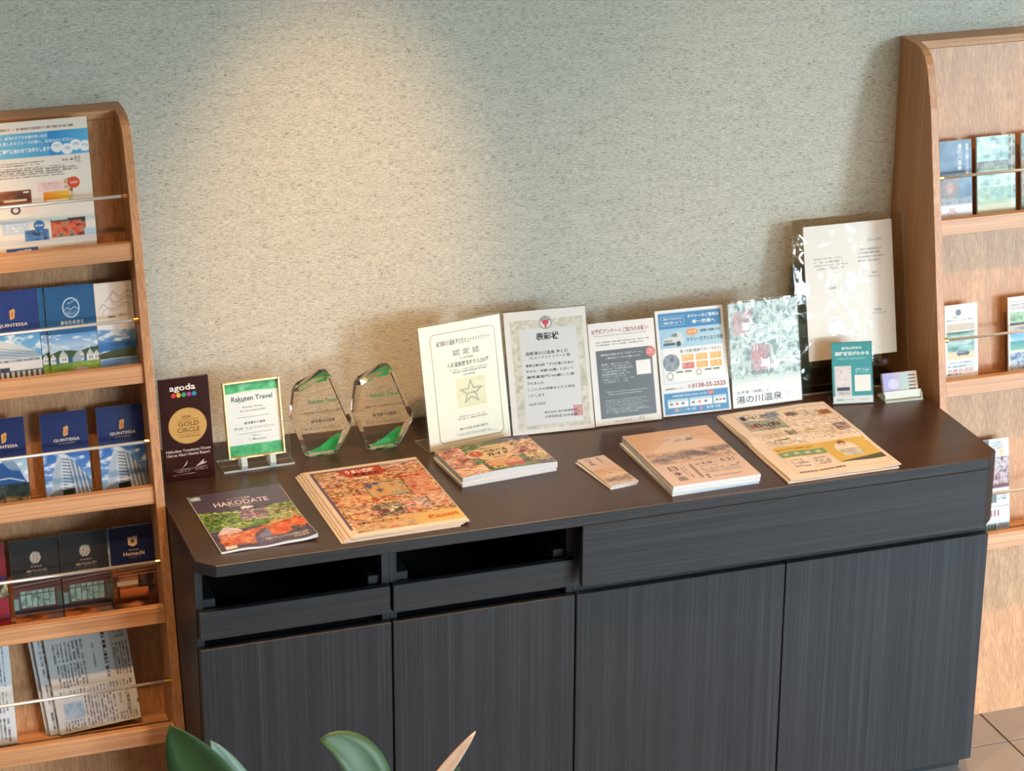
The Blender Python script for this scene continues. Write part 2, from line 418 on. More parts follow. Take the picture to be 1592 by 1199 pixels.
# ------------------------------------------------------------------ printed sheets
_tc = {}
INK = .76          # ink on paper reflects less than the screen colours suggest
def text_mesh(s, bold):
    k = (s, bold)
    if k in _tc: return _tc[k]
    cu = bpy.data.curves.new('t', 'FONT'); cu.body = s; cu.size = 1; cu.resolution_u = 2; cu.offset = bold
    o = bpy.data.objects.new('t', cu); COL.objects.link(o)
    bpy.context.view_layer.update()
    me = bpy.data.meshes.new_from_object(o.evaluated_get(bpy.context.evaluated_depsgraph_get()))
    v = np.zeros(len(me.vertices) * 3); me.vertices.foreach_get('co', v); v = v.reshape(-1, 3)[:, :2]
    me.calc_loop_triangles()
    f = np.zeros(len(me.loop_triangles) * 3, dtype=np.int64); me.loop_triangles.foreach_get('vertices', f)
    f = f.reshape(-1, 3)
    bpy.data.objects.remove(o); bpy.data.curves.remove(cu); bpy.data.meshes.remove(me)
    if len(v):
        # faces counter-clockwise
        a, b, c = v[f[:, 0]], v[f[:, 1]], v[f[:, 2]]
        cr = (b[:, 0] - a[:, 0]) * (c[:, 1] - a[:, 1]) - (b[:, 1] - a[:, 1]) * (c[:, 0] - a[:, 0])
        f[cr < 0] = f[cr < 0][:, ::-1]
    _tc[k] = (v, f); return _tc[k]

def vnoise(X, Y, seed, oct=3):
    """smooth value noise on arrays"""
    out = 0; amp = 1; tot = 0
    for o in range(oct):
        rs = np.random.RandomState(seed + 17 * o)
        G = rs.rand(64, 64)
        xi = np.floor(X).astype(int); yi = np.floor(Y).astype(int)
        fx = X - xi; fy = Y - yi; fx = fx * fx * (3 - 2 * fx); fy = fy * fy * (3 - 2 * fy)
        g = lambda a, b: G[a % 64, b % 64]
        out = out + amp * ((g(xi, yi) * (1 - fx) + g(xi + 1, yi) * fx) * (1 - fy) + (g(xi, yi + 1) * (1 - fx) + g(xi + 1, yi + 1) * fx) * fy)
        tot += amp; amp *= .55; X = X * 2.1 + 3.7; Y = Y * 2.1 + 1.3
    return out / tot

class Print:
    """a flat printed face: raster of ink colours plus lettering. x to the right, y down, both 0..1"""
    def __init__(s, w, h, bg=(240, 238, 232), ppm=(800, 800)):
        s.w, s.h = w, h
        s.nx = max(8, int(w * ppm[0])); s.ny = max(8, int(h * ppm[1]))
        s.X, s.Y = np.meshgrid(np.linspace(0, 1, s.nx), np.linspace(0, 1, s.ny))
        s.A = np.empty((s.ny, s.nx, 3)); s.A[:] = np.array(bg) / 255.
        s.T = []
        s.sd = 1; s.bare = False
    def put(s, m, c, a=1.0):
        m = np.clip(m, 0, 1)[..., None] * a
        s.A = s.A * (1 - m) + (np.asarray(c) / 255.) * m
        return s
    def _box(s, x0, y0, x1, y1):
        mx = np.clip(np.minimum(s.X - x0, x1 - s.X) * (s.nx - 1) + .5, 0, 1)
        my = np.clip(np.minimum(s.Y - y0, y1 - s.Y) * (s.ny - 1) + .5, 0, 1)
        return mx * my
    def rect(s, x0, y0, x1, y1, c, a=1.0): return s.put(s._box(x0, y0, x1, y1), c, a)
    def frame(s, x0, y0, x1, y1, t, c, a=1.0):
        tx, ty = t / s.w, t / s.h
        return s.put(s._box(x0, y0, x1, y1) - s._box(x0 + tx, y0 + ty, x1 - tx, y1 - ty), c, a)
    def ell(s, cx, cy, rx, ry, c, a=1.0, soft=0.0):
        d = np.hypot((s.X - cx) / rx, (s.Y - cy) / ry)
        k = min(rx * s.nx, ry * s.ny)
        m = np.clip((1 - d) * k + .5, 0, 1) if not soft else np.clip((1 - d) / soft, 0, 1)
        return s.put(m, c, a)
    def ring(s, cx, cy, rx, ry, t, c):
        d = np.hypot((s.X - cx) / rx, (s.Y - cy) / ry); k = rx * s.w
        return s.put(np.clip((t / 2 - np.abs(d - 1) * k) * s.nx / s.w + .5, 0, 1), c)
    def poly(s, pts, c, a=1.0):
        ins = np.zeros(s.X.shape, bool); n = len(pts)
        for i in range(n):
            (xa, ya), (xb, yb) = pts[i], pts[(i + 1) % n]
            if ya == yb: continue
            ins ^= ((ya > s.Y) != (yb > s.Y)) & (s.X < (xb - xa) * (s.Y - ya) / (yb - ya) + xa)
        return s.put(ins.astype(float), c, a)
    def line(s, pts, t, c, a=1.0):
        m = np.zeros(s.X.shape); x, y = s.X * s.w, s.Y * s.h; cell = s.w / s.nx
        for (xa, ya), (xb, yb) in zip(pts, pts[1:]):
            xa, xb, ya, yb = xa * s.w, xb * s.w, ya * s.h, yb * s.h
            L = max((xb - xa) ** 2 + (yb - ya) ** 2, 1e-12)
            q = np.clip(((x - xa) * (xb - xa) + (y - ya) * (yb - ya)) / L, 0, 1)
            d = np.hypot(x - xa - q * (xb - xa), y - ya - q * (yb - ya))
            m = np.maximum(m, np.clip((t / 2 - d) / cell + .5, 0, 1))
        return s.put(m, c, a)
    def grad(s, x0, y0, x1, y1, c0, c1, ax='y'):
        q = np.clip((s.Y - y0) / (y1 - y0) if ax == 'y' else (s.X - x0) / (x1 - x0), 0, 1)[..., None]
        col = np.asarray(c0) * (1 - q) + np.asarray(c1) * q
        m = s._box(x0, y0, x1, y1)[..., None]
        s.A = s.A * (1 - m) + col / 255. * m
        return s
    def blot(s, x0, y0, x1, y1, cols, size=.01, a=1.0, sx=1.0, hard=1.6):
        """photo-like patch: palette mixed by noise; size in metres"""
        s.sd += 1
        n = vnoise(s.X * s.w / size / sx + 5.1 * s.sd, s.Y * s.h / size + 2.3 * s.sd, 11 * s.sd, 3)
        n = np.clip((n - .5) * hard + .5, 0, .9999) * (len(cols) - 1)
        i = np.floor(n).astype(int); f = (n - i)[..., None]
        P = np.asarray(cols, float)
        col = P[i] * (1 - f) + P[np.minimum(i + 1, len(cols) - 1)] * f
        m = s._box(x0, y0, x1, y1)[..., None] * a
        s.A = s.A * (1 - m) + col / 255. * m
        return s
    def rows(s, x0, y0, x1, y1, n, c, a=.8, vert=False, ragged=.25, fill=.55):
        """lines of print too small to read"""
        s.sd += 1; rs = np.random.RandomState(s.sd * 7 + 3)
        U, V = (s.Y, s.X) if vert else (s.X, s.Y)
        u0, u1, v0, v1 = (y0, y1, x0, x1) if vert else (x0, x1, y0, y1)
        q = (V - v0) / (v1 - v0) * n; li = np.clip(np.floor(q).astype(int), 0, n - 1); fr = q - np.floor(q)
        inl = ((q >= 0) & (q < n) & (fr < fill)).astype(float)
        L_u = (s.h if vert else s.w); pitch = (v1 - v0) * (s.w if vert else s.h) / n
        ch = np.floor((U - u0) * L_u / (pitch * .75)).astype(int)
        R = rs.rand(n, 997) * .75 + .25; R[rs.rand(n, 997) < .08] = 0
        end = u0 + (u1 - u0) * (1 - ragged * rs.rand(n))
        m = inl * R[li, ch % 997] * ((U >= u0) & (U <= end[li]))
        return s.put(m, c, a)
    def text(s, t, x, y, h, c, align='c', w=None, bold=0.0, vert=False, maxw=None):
        s.T.append((t, x, y, h, c, align, w, bold, vert, maxw)); return s
    def tone(s, k):
        """duller, cooler ink to offset the orange of the warm lamps"""
        g = s.A.mean(-1, keepdims=True)
        s.A = np.clip(s.A * (1 - k) + g * k * np.array([.96, 1.0, 1.06]), 0, 1)
        return s
    def speck(s, x0, y0, x1, y1, amp=.25, size=.003, sx=1.5):
        """fine busy detail over a printed picture"""
        s.sd += 1
        m = s._box(x0, y0, x1, y1)[..., None]
        n = np.stack([vnoise(s.X * s.w / size / sx + 9 * s.sd, s.Y * s.h / size + 4 * s.sd, 31 * s.sd + 5 * k, 2) for k in range(3)], -1)
        g = vnoise(s.X * s.w / size / sx + 3 * s.sd, s.Y * s.h / size + s.sd, 77 * s.sd, 2)[..., None]
        s.A = np.clip(s.A + m * amp * ((g - .5) * 2.4 + (n - .5) * 1.0), 0, 1)
        return s
    def sky(s, x0, y0, x1, y1, c0=(70, 130, 205), c1=(190, 215, 235)):
        s.grad(x0, y0, x1, y1, c0, c1)
        s.sd += 1
        n = vnoise(s.X * s.w / .02 + s.sd, s.Y * s.h / .008, s.sd * 5, 3)
        m = np.clip((n - .52) * 5, 0, 1) * s._box(x0, y0, x1, y1)
        return s.put(m, (240, 244, 248), .85)
    def emit(s, name, parent, mode, mat=None, off=0.0003, org=(0, 0, 0), warp=None):
        """mode 'up': face looks to -y of the parent, standing; 'flat': face looks to +z. org: centre of bottom edge / centre"""
        w_, h_ = s.w, s.h
        u = (s.X.ravel() - .5) * w_; v = (.5 - s.Y.ravel()) * h_
        V = [np.stack([u, v, np.zeros_like(u)], 1)]; Cc = [lin(s.A.reshape(-1, 3) * 255) * INK]
        idx = np.arange(s.nx * s.ny).reshape(s.ny, s.nx)
        Q = np.stack([idx[1:, :-1], idx[1:, 1:], idx[:-1, 1:], idx[:-1, :-1]], -1).reshape(-1, 4)
        TR = []; base = s.nx * s.ny
        if s.bare: V, Cc, Q, base = [], [], np.zeros((0, 4), int), 0      # lettering only
        def addt(tx, cx, cy, hh, col, align, ww, bold, maxw):
            nonlocal base
            vv, ff = text_mesh(tx, bold + .010)
            if not len(vv): return
            lo, hi = vv.min(0), vv.max(0); sz = np.maximum(hi - lo, 1e-6)
            sy = hh * h_ / sz[1]; sx = sy if ww is None else ww * w_ / sz[0]
            if maxw and sx * sz[0] > maxw * w_: sx = maxw * w_ / sz[0]
            px = (vv[:, 0] - lo[0]) * sx; py = (vv[:, 1] - (lo[1] + hi[1]) / 2) * sy
            if align == 'c': px -= sz[0] * sx / 2
            elif align == 'r': px -= sz[0] * sx
            P3 = np.stack([px + (cx - .5) * w_, py + (.5 - cy) * h_, np.full(len(px), .00025)], 1)
            V.append(P3); Cc.append(np.repeat(lin(col)[None] * INK, len(px), 0)); TR.append(ff + base); base += len(px)
        for (t, x, y, h, c, al, ww, bo, vert, maxw) in s.T:
            if vert:
                for k, chh in enumerate(t):
                    if chh != ' ': addt(chh, x, y + k * h * 1.06, h * .92, c, 'c', None if not ww else ww, bo, maxw)
            else: addt(t, x, y, h, c, al, ww, bo, maxw)
        V = np.concatenate(V); Cc = np.concatenate(Cc); TR = np.concatenate(TR) if TR else np.zeros((0, 3), int)
        if warp is not None: V[:, 2] += warp(V[:, 0] / w_ + .5, .5 - V[:, 1] / h_)
        d = V[:, 2] + off
        if mode == 'up': Wd = np.stack([V[:, 0] + org[0], org[1] - d, V[:, 1] + h_ / 2 + org[2]], 1)
        else: Wd = np.stack([V[:, 0] + org[0], V[:, 1] + org[1], d + org[2]], 1)
        me = bpy.data.meshes.new(name)
        me.vertices.add(len(Wd)); me.vertices.foreach_set('co', Wd.ravel())
        loops = np.concatenate([Q.ravel(), TR.ravel()]).astype(np.int32)
        me.loops.add(len(loops)); me.loops.foreach_set('vertex_index', loops)
        nq, nt = len(Q), len(TR)
        st = np.concatenate([np.arange(nq) * 4, nq * 4 + np.arange(nt) * 3]).astype(np.int32)
        me.polygons.add(nq + nt); me.polygons.foreach_set('loop_start', st)
        me.update(calc_edges=True); me.validate()
        at = me.color_attributes.new('ink', 'FLOAT_COLOR', 'POINT')
        at.data.foreach_set('color', np.concatenate([Cc, np.ones((len(Cc), 1))], 1).ravel())
        me.materials.append(mat or M_INK)
        o = bpy.data.objects.new(name, me); COL.objects.link(o); o.parent = parent
        return o
def share(o, parent, name=None):
    c = o.copy(); COL.objects.link(c); c.parent = parent
    return c
def slab(name, w_, h_, t, mat, parent, warp=None, n=14, org=(0, 0, 0), side=None, wb=0.0):
    """a sheet or booklet lying flat, with optional curl"""
    bm = bmesh.new(); g = {}
    for j in range(n + 1):
        for i in range(n + 1):
            x, y = i / n, j / n
            z = float(warp(np.array([x]), np.array([y]))[0]) if warp else 0
            for k in (0, 1):
                zz = (t if k else 0) + (z if k else z * wb)
                g[i, j, k] = bm.verts.new(((x - .5) * w_ + org[0], (.5 - y) * h_ + org[1], zz + org[2]))
    for j in range(n):
        for i in range(n):
            bm.faces.new([g[i, j, 1], g[i, j + 1, 1], g[i + 1, j + 1, 1], g[i + 1, j, 1]])
            bm.faces.new([g[i, j, 0], g[i + 1, j, 0], g[i + 1, j + 1, 0], g[i, j + 1, 0]])
    for i in range(n):
        bm.faces.new([g[i, n, 0], g[i + 1, n, 0], g[i + 1, n, 1], g[i, n, 1]]); bm.faces.new([g[i, 0, 0], g[i, 0, 1], g[i + 1, 0, 1], g[i + 1, 0, 0]])
        bm.faces.new([g[0, i, 0], g[0, i + 1, 0], g[0, i + 1, 1], g[0, i, 1]]); bm.faces.new([g[n, i, 0], g[n, i, 1], g[n, i + 1, 1], g[n, i + 1, 0]])
    bmesh.ops.recalc_face_normals(bm, faces=bm.faces[:])
    me = bpy.data.meshes.new(name); bm.to_mesh(me); bm.free(); me.materials.append(mat)
    if side:
        me.materials.append(side)
        for p in me.polygons:
            if abs(p.normal.z) < .6: p.material_index = 1
    o = bpy.data.objects.new(name, me); COL.objects.link(o); o.parent = parent
    return o
# ------------------------------------------------------------------ leaflets in the racks
TILT = math.atan(.178)
def yplane(z): return -.095 - (1.675 - z) * .178
def leaflet(name, label, cat, xc, zled, ztop, w_, pr, thick=.003, group=None, dy=0.0, roll=0.0, zb=None, mat=None, body=None, part='pages'):
    zb = zled - .0255 if zb is None else zb
    L = (ztop - zb) / math.cos(TILT)
    t = thing(name, label, cat, (xc, yplane(zb) + dy, zb), (-TILT, math.radians(roll), 0), group)
    MB().box(-w_ / 2, w_ / 2, 0, thick, .0012, L, .0004, 1).build(part, body or M_PAPER, t)
    p = pr(w_, L - .0012) if callable(pr) else pr
    if isinstance(p, Print): p.emit('cover_print', t, 'up', mat, org=(0, 0, .0012))
    else: share(p, t)
    return t
GREYT = (96, 92, 90)
def pr_poster(w_, h_):
    p = Print(w_, h_, (232, 226, 216))
    p.rows(.02, .045, .86, .065, 1, (120, 90, 80), .8, ragged=0, fill=1)
    p.grad(0, .085, 1, .265, (120, 190, 225), (60, 150, 210), 'x').grad(.6, .085, 1, .265, (50, 140, 208), (90, 180, 225), 'x')
    p.text('さあ、函館のすてきな旅の思い出を', .33, .115, .024, (238, 246, 250), w=.52, bold=.01)
    p.text('もっと楽しめるクルーズの旅へ、お出かけください', .44, .155, .026, (238, 246, 250), w=.80, bold=.01)
    p.text('ご希望に合わせてお作りします！', .36, .212, .034, (245, 250, 252), w=.52, bold=.02)
    for x, y in ((.68, .205), (.78, .225), (.87, .200), (.96, .212)):
        p.ell(x, y, .058, .040, (238, 242, 246)); p.rows(x - .03, y - .014, x + .03, y + .014, 2, (120, 130, 150), .7, ragged=0)
    p.text('海と灯', .875, .305, .05, (40, 38, 40), w=.06, vert=False); p.rows(.72, .30, .83, .312, 1, (70, 66, 66), .9, ragged=0, fill=1)
    p.rows(.05, .30, .60, .33, 2, GREYT, .8).rows(.05, .335, .88, .42, 5, GREYT, .75)
    p.rect(.05, .5, .38, .605, (110, 66, 44)).blot(.05, .5, .38, .605, [(70, 42, 32), (140, 84, 52), (200, 150, 100)], .012, .8, 3)
    p.rect(.10, .565, .33, .58, (235, 225, 215)).rect(.30, .51, .36, .522, (240, 235, 228))
    p.rect(.45, .455, .72, .525, (238, 205, 205)).rows(.50, .465, .70, .515, 3, (200, 150, 150), .7)
    p.blot(.72, .44, .80, .60, [(90, 60, 40), (210, 180, 140), (240, 230, 220)], .006)
    p.grad(.50, .53, .76, .62, (240, 140, 40), (235, 200, 60), 'x').rect(.53, .59, .74, .605, (250, 235, 215))
    p.ell(.815, .475, .062, .042, (216, 74, 44)); p.text('大好評', .815, .475, .02, (255, 240, 225), w=.08)
    p.ell(.21, .645, .05, .03, (70, 56, 50)).ell(.21, .645, .03, .018, (225, 215, 205)).rect(.29, .62, .44, .67, (236, 218, 206))
    p.rect(.0, .86, 1, .90, (205, 205, 205), .6).rect(.06, .73, .32, .82, (196, 210, 222)).rows(.10, .745, .30, .81, 3, (240, 244, 248), .9)
    p.rect(.28, .80, .52, .88, (70, 110, 160)).blot(.28, .80, .52, .88, [(50, 80, 130), (110, 160, 210), (30, 40, 70)], .012, .8)
    p.ell(.43, .77, .055, .038, (60, 110, 175)); p.text('無料特典', .43, .77, .016, (235, 242, 250), w=.08)
    p.rect(.55, .735, .90, .87, (90, 60, 48)).blot(.55, .755, .90, .87, [(60, 44, 40), (190, 70, 44), (226, 110, 76), (150, 140, 110), (50, 60, 50)], .009, 1, 1.4)
    p.rect(.56, .715, .72, .745, (222, 232, 210)).rect(.88, .82, 1, .87, (180, 205, 225))
    p.rect(.08, .925, .40, 1, (70, 110, 180)).poly([(.16, 1), (.18, .945), (.32, .935), (.36, .97), (.36, 1)], (225, 228, 230))
    for k in range(6): p.rect(.19 + k * .028, .95, .20 + k * .028, 1, (110, 130, 160))
    p.text('海と灯', .57, .955, .028, (60, 56, 56), w=.06); p.rows(.62, .94, .88, .975, 3, GREYT, .7); p.rows(.46, .95, .54, .965, 1, GREYT, .8)
    return p
leaflet('information_sheet', 'white notice sheet with blue headline band on the top shelf of the rack', 'sheet', -1.0255, LLED[0], 1.674, .21, pr_poster, .0012, body=M_PAPER, part='paper')

def logo_q(p, x, y):
    p.poly([(x - .03, y + .055), (x - .055, y + .052), (x - .045, y - .045), (x + .03, y - .062), (x + .065, y - .055), (x + .04, y + .04)], (208, 158, 84))
    p.poly([(x - .02, y + .03), (x + .0, y - .035), (x + .025, y - .03), (x + .005, y + .03)], (150, 104, 60))
NAVY = (22, 38, 96)
def q_building(p, dark=0):
    p.sky(0, .48, 1, 1, (44, 98, 180), (150, 190, 226))
    c = (198, 210, 222)
    p.poly([(.10, 1), (.18, .70), (.30, .52), (.38, .50), (.42, .62), (.40, 1)], (176, 192, 208))
    p.poly([(.32, 1), (.36, .62), (.42, .49), (.52, .50), (.62, 1)], c)
    p.poly([(.52, .50), (.95, .80), (1, .86), (1, 1), (.60, 1)], (120, 140, 162))
    for k in range(11):
        y = .54 + k * .038
        p.line([(.40, y), (.54 + k * .008, y + .018)], .0025, (60, 84, 110), .9)
        p.line([(.56 + .006 * k, y + .01), (.97, min(.84 + k * .018, .99))], .0011, (70, 88, 112), .7)
        p.line([(.17, .70 + k * .03), (.36, .58 + k * .036)], .0012, (104, 128, 156), .6)
    for k in range(4): p.line([(.55 + k * .1, .52 + k * .07), (.68 + k * .09, 1)], .0028, (206, 216, 226), .9)
    p.rect(.36, .90, .62, 1, (26, 40, 34)).rect(.30, .85, .64, .868, (214, 222, 230)).poly([(0, 1), (.12, .93), (.36, .88), (.36, 1)], (120, 136, 160))
    return p
def pr_quint(sub=True):
    def f(w_, h_):
        p = Print(w_, h_, NAVY); q_building(p)
        logo_q(p, .53, .225)
        p.text('QUINTESSA', .54, .325, .04, (226, 216, 202), w=.56, bold=.005)
        if sub: p.text('HOTEL & RESORT', .54, .365, .014, (180, 176, 178), w=.36)
        return p
    return f
def pr_quint_hotel(w_, h_):
    p = Print(w_, h_, (34, 58, 124)); logo_q(p, .47, .26)
    p.text('QUINTESSA', .46, .375, .042, (226, 220, 212), w=.62, bold=.005)
    p.sky(0, .48, 1, 1, (80, 150, 205), (205, 228, 240))
    p.poly([(0, .56), (.2, .53), (.85, .66), (.98, .74), (1, .9), (0, .9)], (196, 206, 212))
    for k in range(5):
        p.line([(.02, .60 + k * .035), (.95, .70 + k * .025)], .0016, (120, 140, 160), .9)
    p.rect(0, .745, 1, .86, (214, 218, 220)); p.rows(.05, .75, 1, .775, 1, (90, 110, 130), .9, ragged=0, fill=1)
    p.rect(.12, .83, .32, .87, (50, 60, 80)).rect(0, .87, 1, .96, (70, 74, 80))
    for k in range(9): p.rect(.02 + k * .11, .88, .08 + k * .11, .95, (190, 200, 205))
    return p
def pr_house(w_, h_):
    p = Print(w_, h_, (38, 92, 142))
    p.ring(.51, .24, .165, .105, .0022, (214, 228, 238))
    p.line([(.36, .265), (.44, .235), (.50, .262), (.58, .232), (.66, .262)], .0016, (206, 222, 234))
    for k in range(3): p.line([(.44 + k * .07, .20 - k * .015), (.47 + k * .07, .185 - k * .015), (.50 + k * .07, .20 - k * .02)], .0012, (206, 222, 234))
    p.blot(.40, .275, .62, .325, [(38, 92, 142), (190, 210, 226)], .004, .9)
    p.text('あなたのきと', .51, .40, .046, (226, 236, 242), w=.47, bold=.008)
    p.sky(0, .525, 1, .75, (96, 150, 208), (226, 234, 240))
    p.poly([(0, .74), (.2, .70), (.45, .71), (.6, .73), (.8, .70), (1, .69), (1, .80), (0, .80)], (66, 92, 60))
    for x, y, s_ in ((.06, .78, .10), (.27, .775, .16), (.62, .765, .12), (.82, .78, .14), (.95, .78, .10)):
        p.poly([(x - s_ * .6, y), (x, y - s_ * .5), (x + s_ * .6, y)], (196, 198, 200)).rect(x - s_ * .55, y, x + s_ * .55, y + .07, (232, 234, 234)).rect(x - .03, y + .015, x + .0, y + .045, (110, 124, 140)).rect(x + .02, y + .015, x + .05, y + .045, (110, 124, 140))
    p.poly([(.44, .87), (.46, .79), (.56, .73), (.64, .78), (.65, .88)], (158, 172, 190))
    p.grad(0, .85, 1, 1, (150, 186, 76), (166, 196, 84)).blot(0, .84, 1, .93, [(70, 110, 50), (160, 196, 90)], .01, .7, 2)
    p.poly([(.35, .99), (.55, .9), (.7, .9), (.9, .99)], (196, 184, 190))
    return p
def pr_wave(w_, h_):
    p = Print(w_, h_, (228, 224, 218))
    for k, (x0, y0) in enumerate(((.40, .135), (.26, .20), (.10, .27))):
        pts = [(x0, y0 + .02)] + [(x0 + .1 + q * (.88 - x0) / 12, y0 + (-.015 if q < 2 else 0) + .032 * math.sin(q * .55 - .6)) for q in range(13)]
        p.line(pts, .0017, (160, 160, 162))
        p.line([(x, y + .028) for x, y in pts[3:]], .0012, (176, 174, 172))
    p.line([(.15, .36), (.22, .31), (.32, .285)], .0014, (170, 170, 172))
    p.text('鶴雅亭', .40, .385, .024, (84, 82, 84), w=.20); p.text('落 九', .72, .375, .03, (120, 112, 104), w=.22)
    p.sky(0, .51, 1, .78, (110, 150, 196), (70, 128, 190)); p.ell(.6, .50, .6, .035, (228, 230, 232))
    p.grad(0, .66, 1, .76, (90, 146, 200), (44, 104, 176)).poly([(0, .79), (.3, .765), (.7, .75), (1, .735), (1, .83), (0, .85)], (70, 84, 48)).rect(0, .83, 1, .845, (44, 52, 36))
    p.grad(0, .86, 1, 1, (92, 140, 196), (180, 200, 216)).blot(0, .85, 1, 1, [(70, 120, 180), (200, 214, 224)], .02, .5, 3)
    return p
leaflet('hotel_brochure', 'navy brochure showing a pale long hotel front, on the second rack shelf', 'brochure', -1.1115, LLED[1], 1.324, .104, pr_quint_hotel)
pb = leaflet('hotel_brochure', 'mid-blue brochure mostly hidden behind the house brochure on the second shelf', 'brochure', -1.006, LLED[1], 1.322, .104, pr_house, dy=.0042)
leaflet('hotel_brochure', 'mid-blue brochure with oval emblem and white houses on a lawn', 'brochure', -.990, LLED[1], 1.3215, .105, pr_house)
leaflet('hotel_brochure', 'cream brochure with grey wave lines and a lake photo', 'brochure', -.896, LLED[1], 1.3205, .082, pr_wave, thick=.0045, dy=-.001)
def pr_quint_glass(w_, h_):
    p = Print(w_, h_, NAVY); logo_q(p, .55, .225); p.text('QUINTESSA', .55, .325, .04, (226, 216, 202), w=.56, bold=.005)
    p.sky(0, .48, 1, 1, (150, 190, 220), (225, 232, 238))
    p.poly([(0, .52), (.55, .50), (.80, .58), (.95, .75), (.95, 1), (0, 1)], (40, 84, 150)).poly([(.45, .49), (.72, .50), (.86, .62), (.62, .60)], (120, 150, 180))
    for k in range(9): p.line([(.0, .56 + k * .03), (.8, .60 + k * .03)], .001, (28, 60, 116), .7)
    p.line([(.2, .70), (.6, .69), (.9, .74)], .003, (180, 200, 216))
    p.blot(.3, .76, 1, .93, [(20, 34, 30), (40, 56, 46), (90, 100, 90)], .012).rect(0, .92, 1, 1, (190, 170, 130)).blot(0, .9, 1, 1, [(30, 34, 36), (210, 190, 140)], .008, .7)
    return p
leaflet('hotel_brochure', 'navy brochure showing a blue glass building with trees, on the middle shelf', 'brochure', -1.162, LLED[2], 1.054, .10, pr_quint_glass)
GQ = 'navy brochures with a white tower on the middle shelf'
leaflet('hotel_brochure', 'navy brochure with white tower photo, beside the glass building brochure', 'brochure', -1.0275, LLED[2], 1.053, .101, pr_quint(), group=GQ)
leaflet('hotel_brochure', 'navy brochure with white tower photo, against the rack side panel', 'brochure', -.9055, LLED[2], 1.053, .101, pr_quint(), group=GQ)
def pr_maroon(w_, h_):
    p = Print(w_, h_, (122, 36, 48)); p.rect(0, .40, 1, .46, (50, 40, 90)); p.rect(0, .50, 1, .66, (60, 52, 44)).blot(.2, .5, 1, .66, [(40, 40, 40), (200, 190, 150)], .006)
    p.rect(0, .66, 1, 1, (136, 40, 54)); return p
leaflet('hotel_brochure', 'maroon brochure at the edge of the fourth rack shelf', 'brochure', -1.229, LLED[3], .786, .10, pr_maroon)
def pr_dark(w_, h_):
    p = Print(w_, h_, (40, 40, 42)); rs = random.Random(4)
    for k in range(11):
        y = .165 + k * .0125; hw = .105 * math.sqrt(max(0.05, 1 - ((k - 5) / 5.8) ** 2))
        x = .52 - hw
        while x < .52 + hw:
            l = rs.uniform(.03, .07); p.line([(x, y + .004), (min(x + l, .52 + hw), y - .006)], .0016, (232, 232, 232)); x += l + .018
    p.text('群馬温泉', .53, .335, .02, (170, 166, 160), w=.24); p.text('森旬の麓', .53, .385, .034, (196, 190, 184), w=.44)
    p.rows(.30, .415, .75, .425, 1, (130, 124, 120), .9, ragged=0, fill=1); p.rows(.36, .450, .74, .462, 1, (140, 134, 130), .9, ragged=0, fill=1)
    p.rect(0, .505, 1, 1, (66, 44, 44))
    for k in range(5): p.line([(0, .53 + k * .022), (1, .50 + k * .022)], .0022, [(30, 32, 52), (150, 120, 110), (50, 36, 40), (120, 60, 50), (36, 30, 36)][k])
    p.rect(0, .60, 1, .86, (86, 60, 54)).rect(.13, .62, .86, .82, (120, 160, 166)).blot(.13, .62, .86, .82, [(70, 104, 96), (150, 190, 196), (96, 130, 120)], .012, .9)
    for k in range(7): p.rect(.13 + k * .12, .62, .142 + k * .12, .82, (44, 40, 40))
    p.rect(.10, .655, .88, .665, (50, 44, 44)).rect(0, .70, .10, .84, (110, 150, 160)).rect(.9, .66, 1, .84, (70, 90, 96))
    p.rect(0, .84, 1, .90, (38, 36, 42)).blot(0, .89, 1, 1, [(60, 46, 44), (196, 120, 70), (120, 110, 120), (60, 50, 50)], .03, 1, 2)
    return p
GD = 'charcoal brochures with a white round emblem'
leaflet('hotel_brochure', 'charcoal brochure with white emblem beside the maroon brochure', 'brochure', -1.1165, LLED[3], .786, .105, pr_dark, group=GD)
leaflet('hotel_brochure', 'charcoal brochure with white emblem beside the navy shield brochure', 'brochure', -1.0085, LLED[3], .787, .105, pr_dark, group=GD)
def pr_skyb(w_, h_):
    p = Print(w_, h_, (84, 140, 190)); p.sky(0, 0, 1, .5, (70, 140, 200), (200, 196, 190)); p.blot(0, .5, 1, 1, [(40, 60, 40), (110, 120, 70)], .02); return p
leaflet('hotel_brochure', 'sky-blue brochure peeping out behind the navy shield brochure', 'brochure', -.907, LLED[3], .785, .100, pr_skyb, dy=.0042)
def pr_homachi(w_, h_):
    p = Print(w_, h_, (20, 30, 74))
    p.poly([(.42, .135), (.64, .125), (.62, .23), (.53, .25), (.43, .225)], (226, 206, 170)).ell(.53, .185, .035, .018, (30, 30, 60)).ring(.53, .185, .055, .03, .0014, (150, 110, 80))
    p.text('Auberge', .54, .29, .02, (226, 206, 190), w=.24); p.text('Homachi', .54, .335, .048, (236, 222, 206), w=.48); p.rows(.42, .375, .68, .388, 1, (190, 130, 110), .9, ragged=0, fill=1)
    p.blot(0, .46, 1, 1, [(44, 28, 24), (150, 88, 52), (70, 44, 36), (206, 140, 90)], .03, 1, 2.5)
    for k in range(4): p.line([(.15, .52 + k * .04), (1, .50 + k * .045)], .002, (206, 160, 120), .7)
    p.rect(.1, .66, .6, .72, (196, 184, 170)).blot(.58, .60, .95, .85, [(20, 18, 20), (60, 48, 40), (110, 90, 70)], .012).rect(.1, .72, .14, .86, (30, 22, 20)).grad(.16, .76, .8, .9, (214, 130, 70), (120, 66, 40))
    return p
leaflet('hotel_brochure', 'dark navy brochure with a cream shield emblem on the fourth shelf', 'brochure', -.9035, LLED[3], .785, .097, pr_homachi)

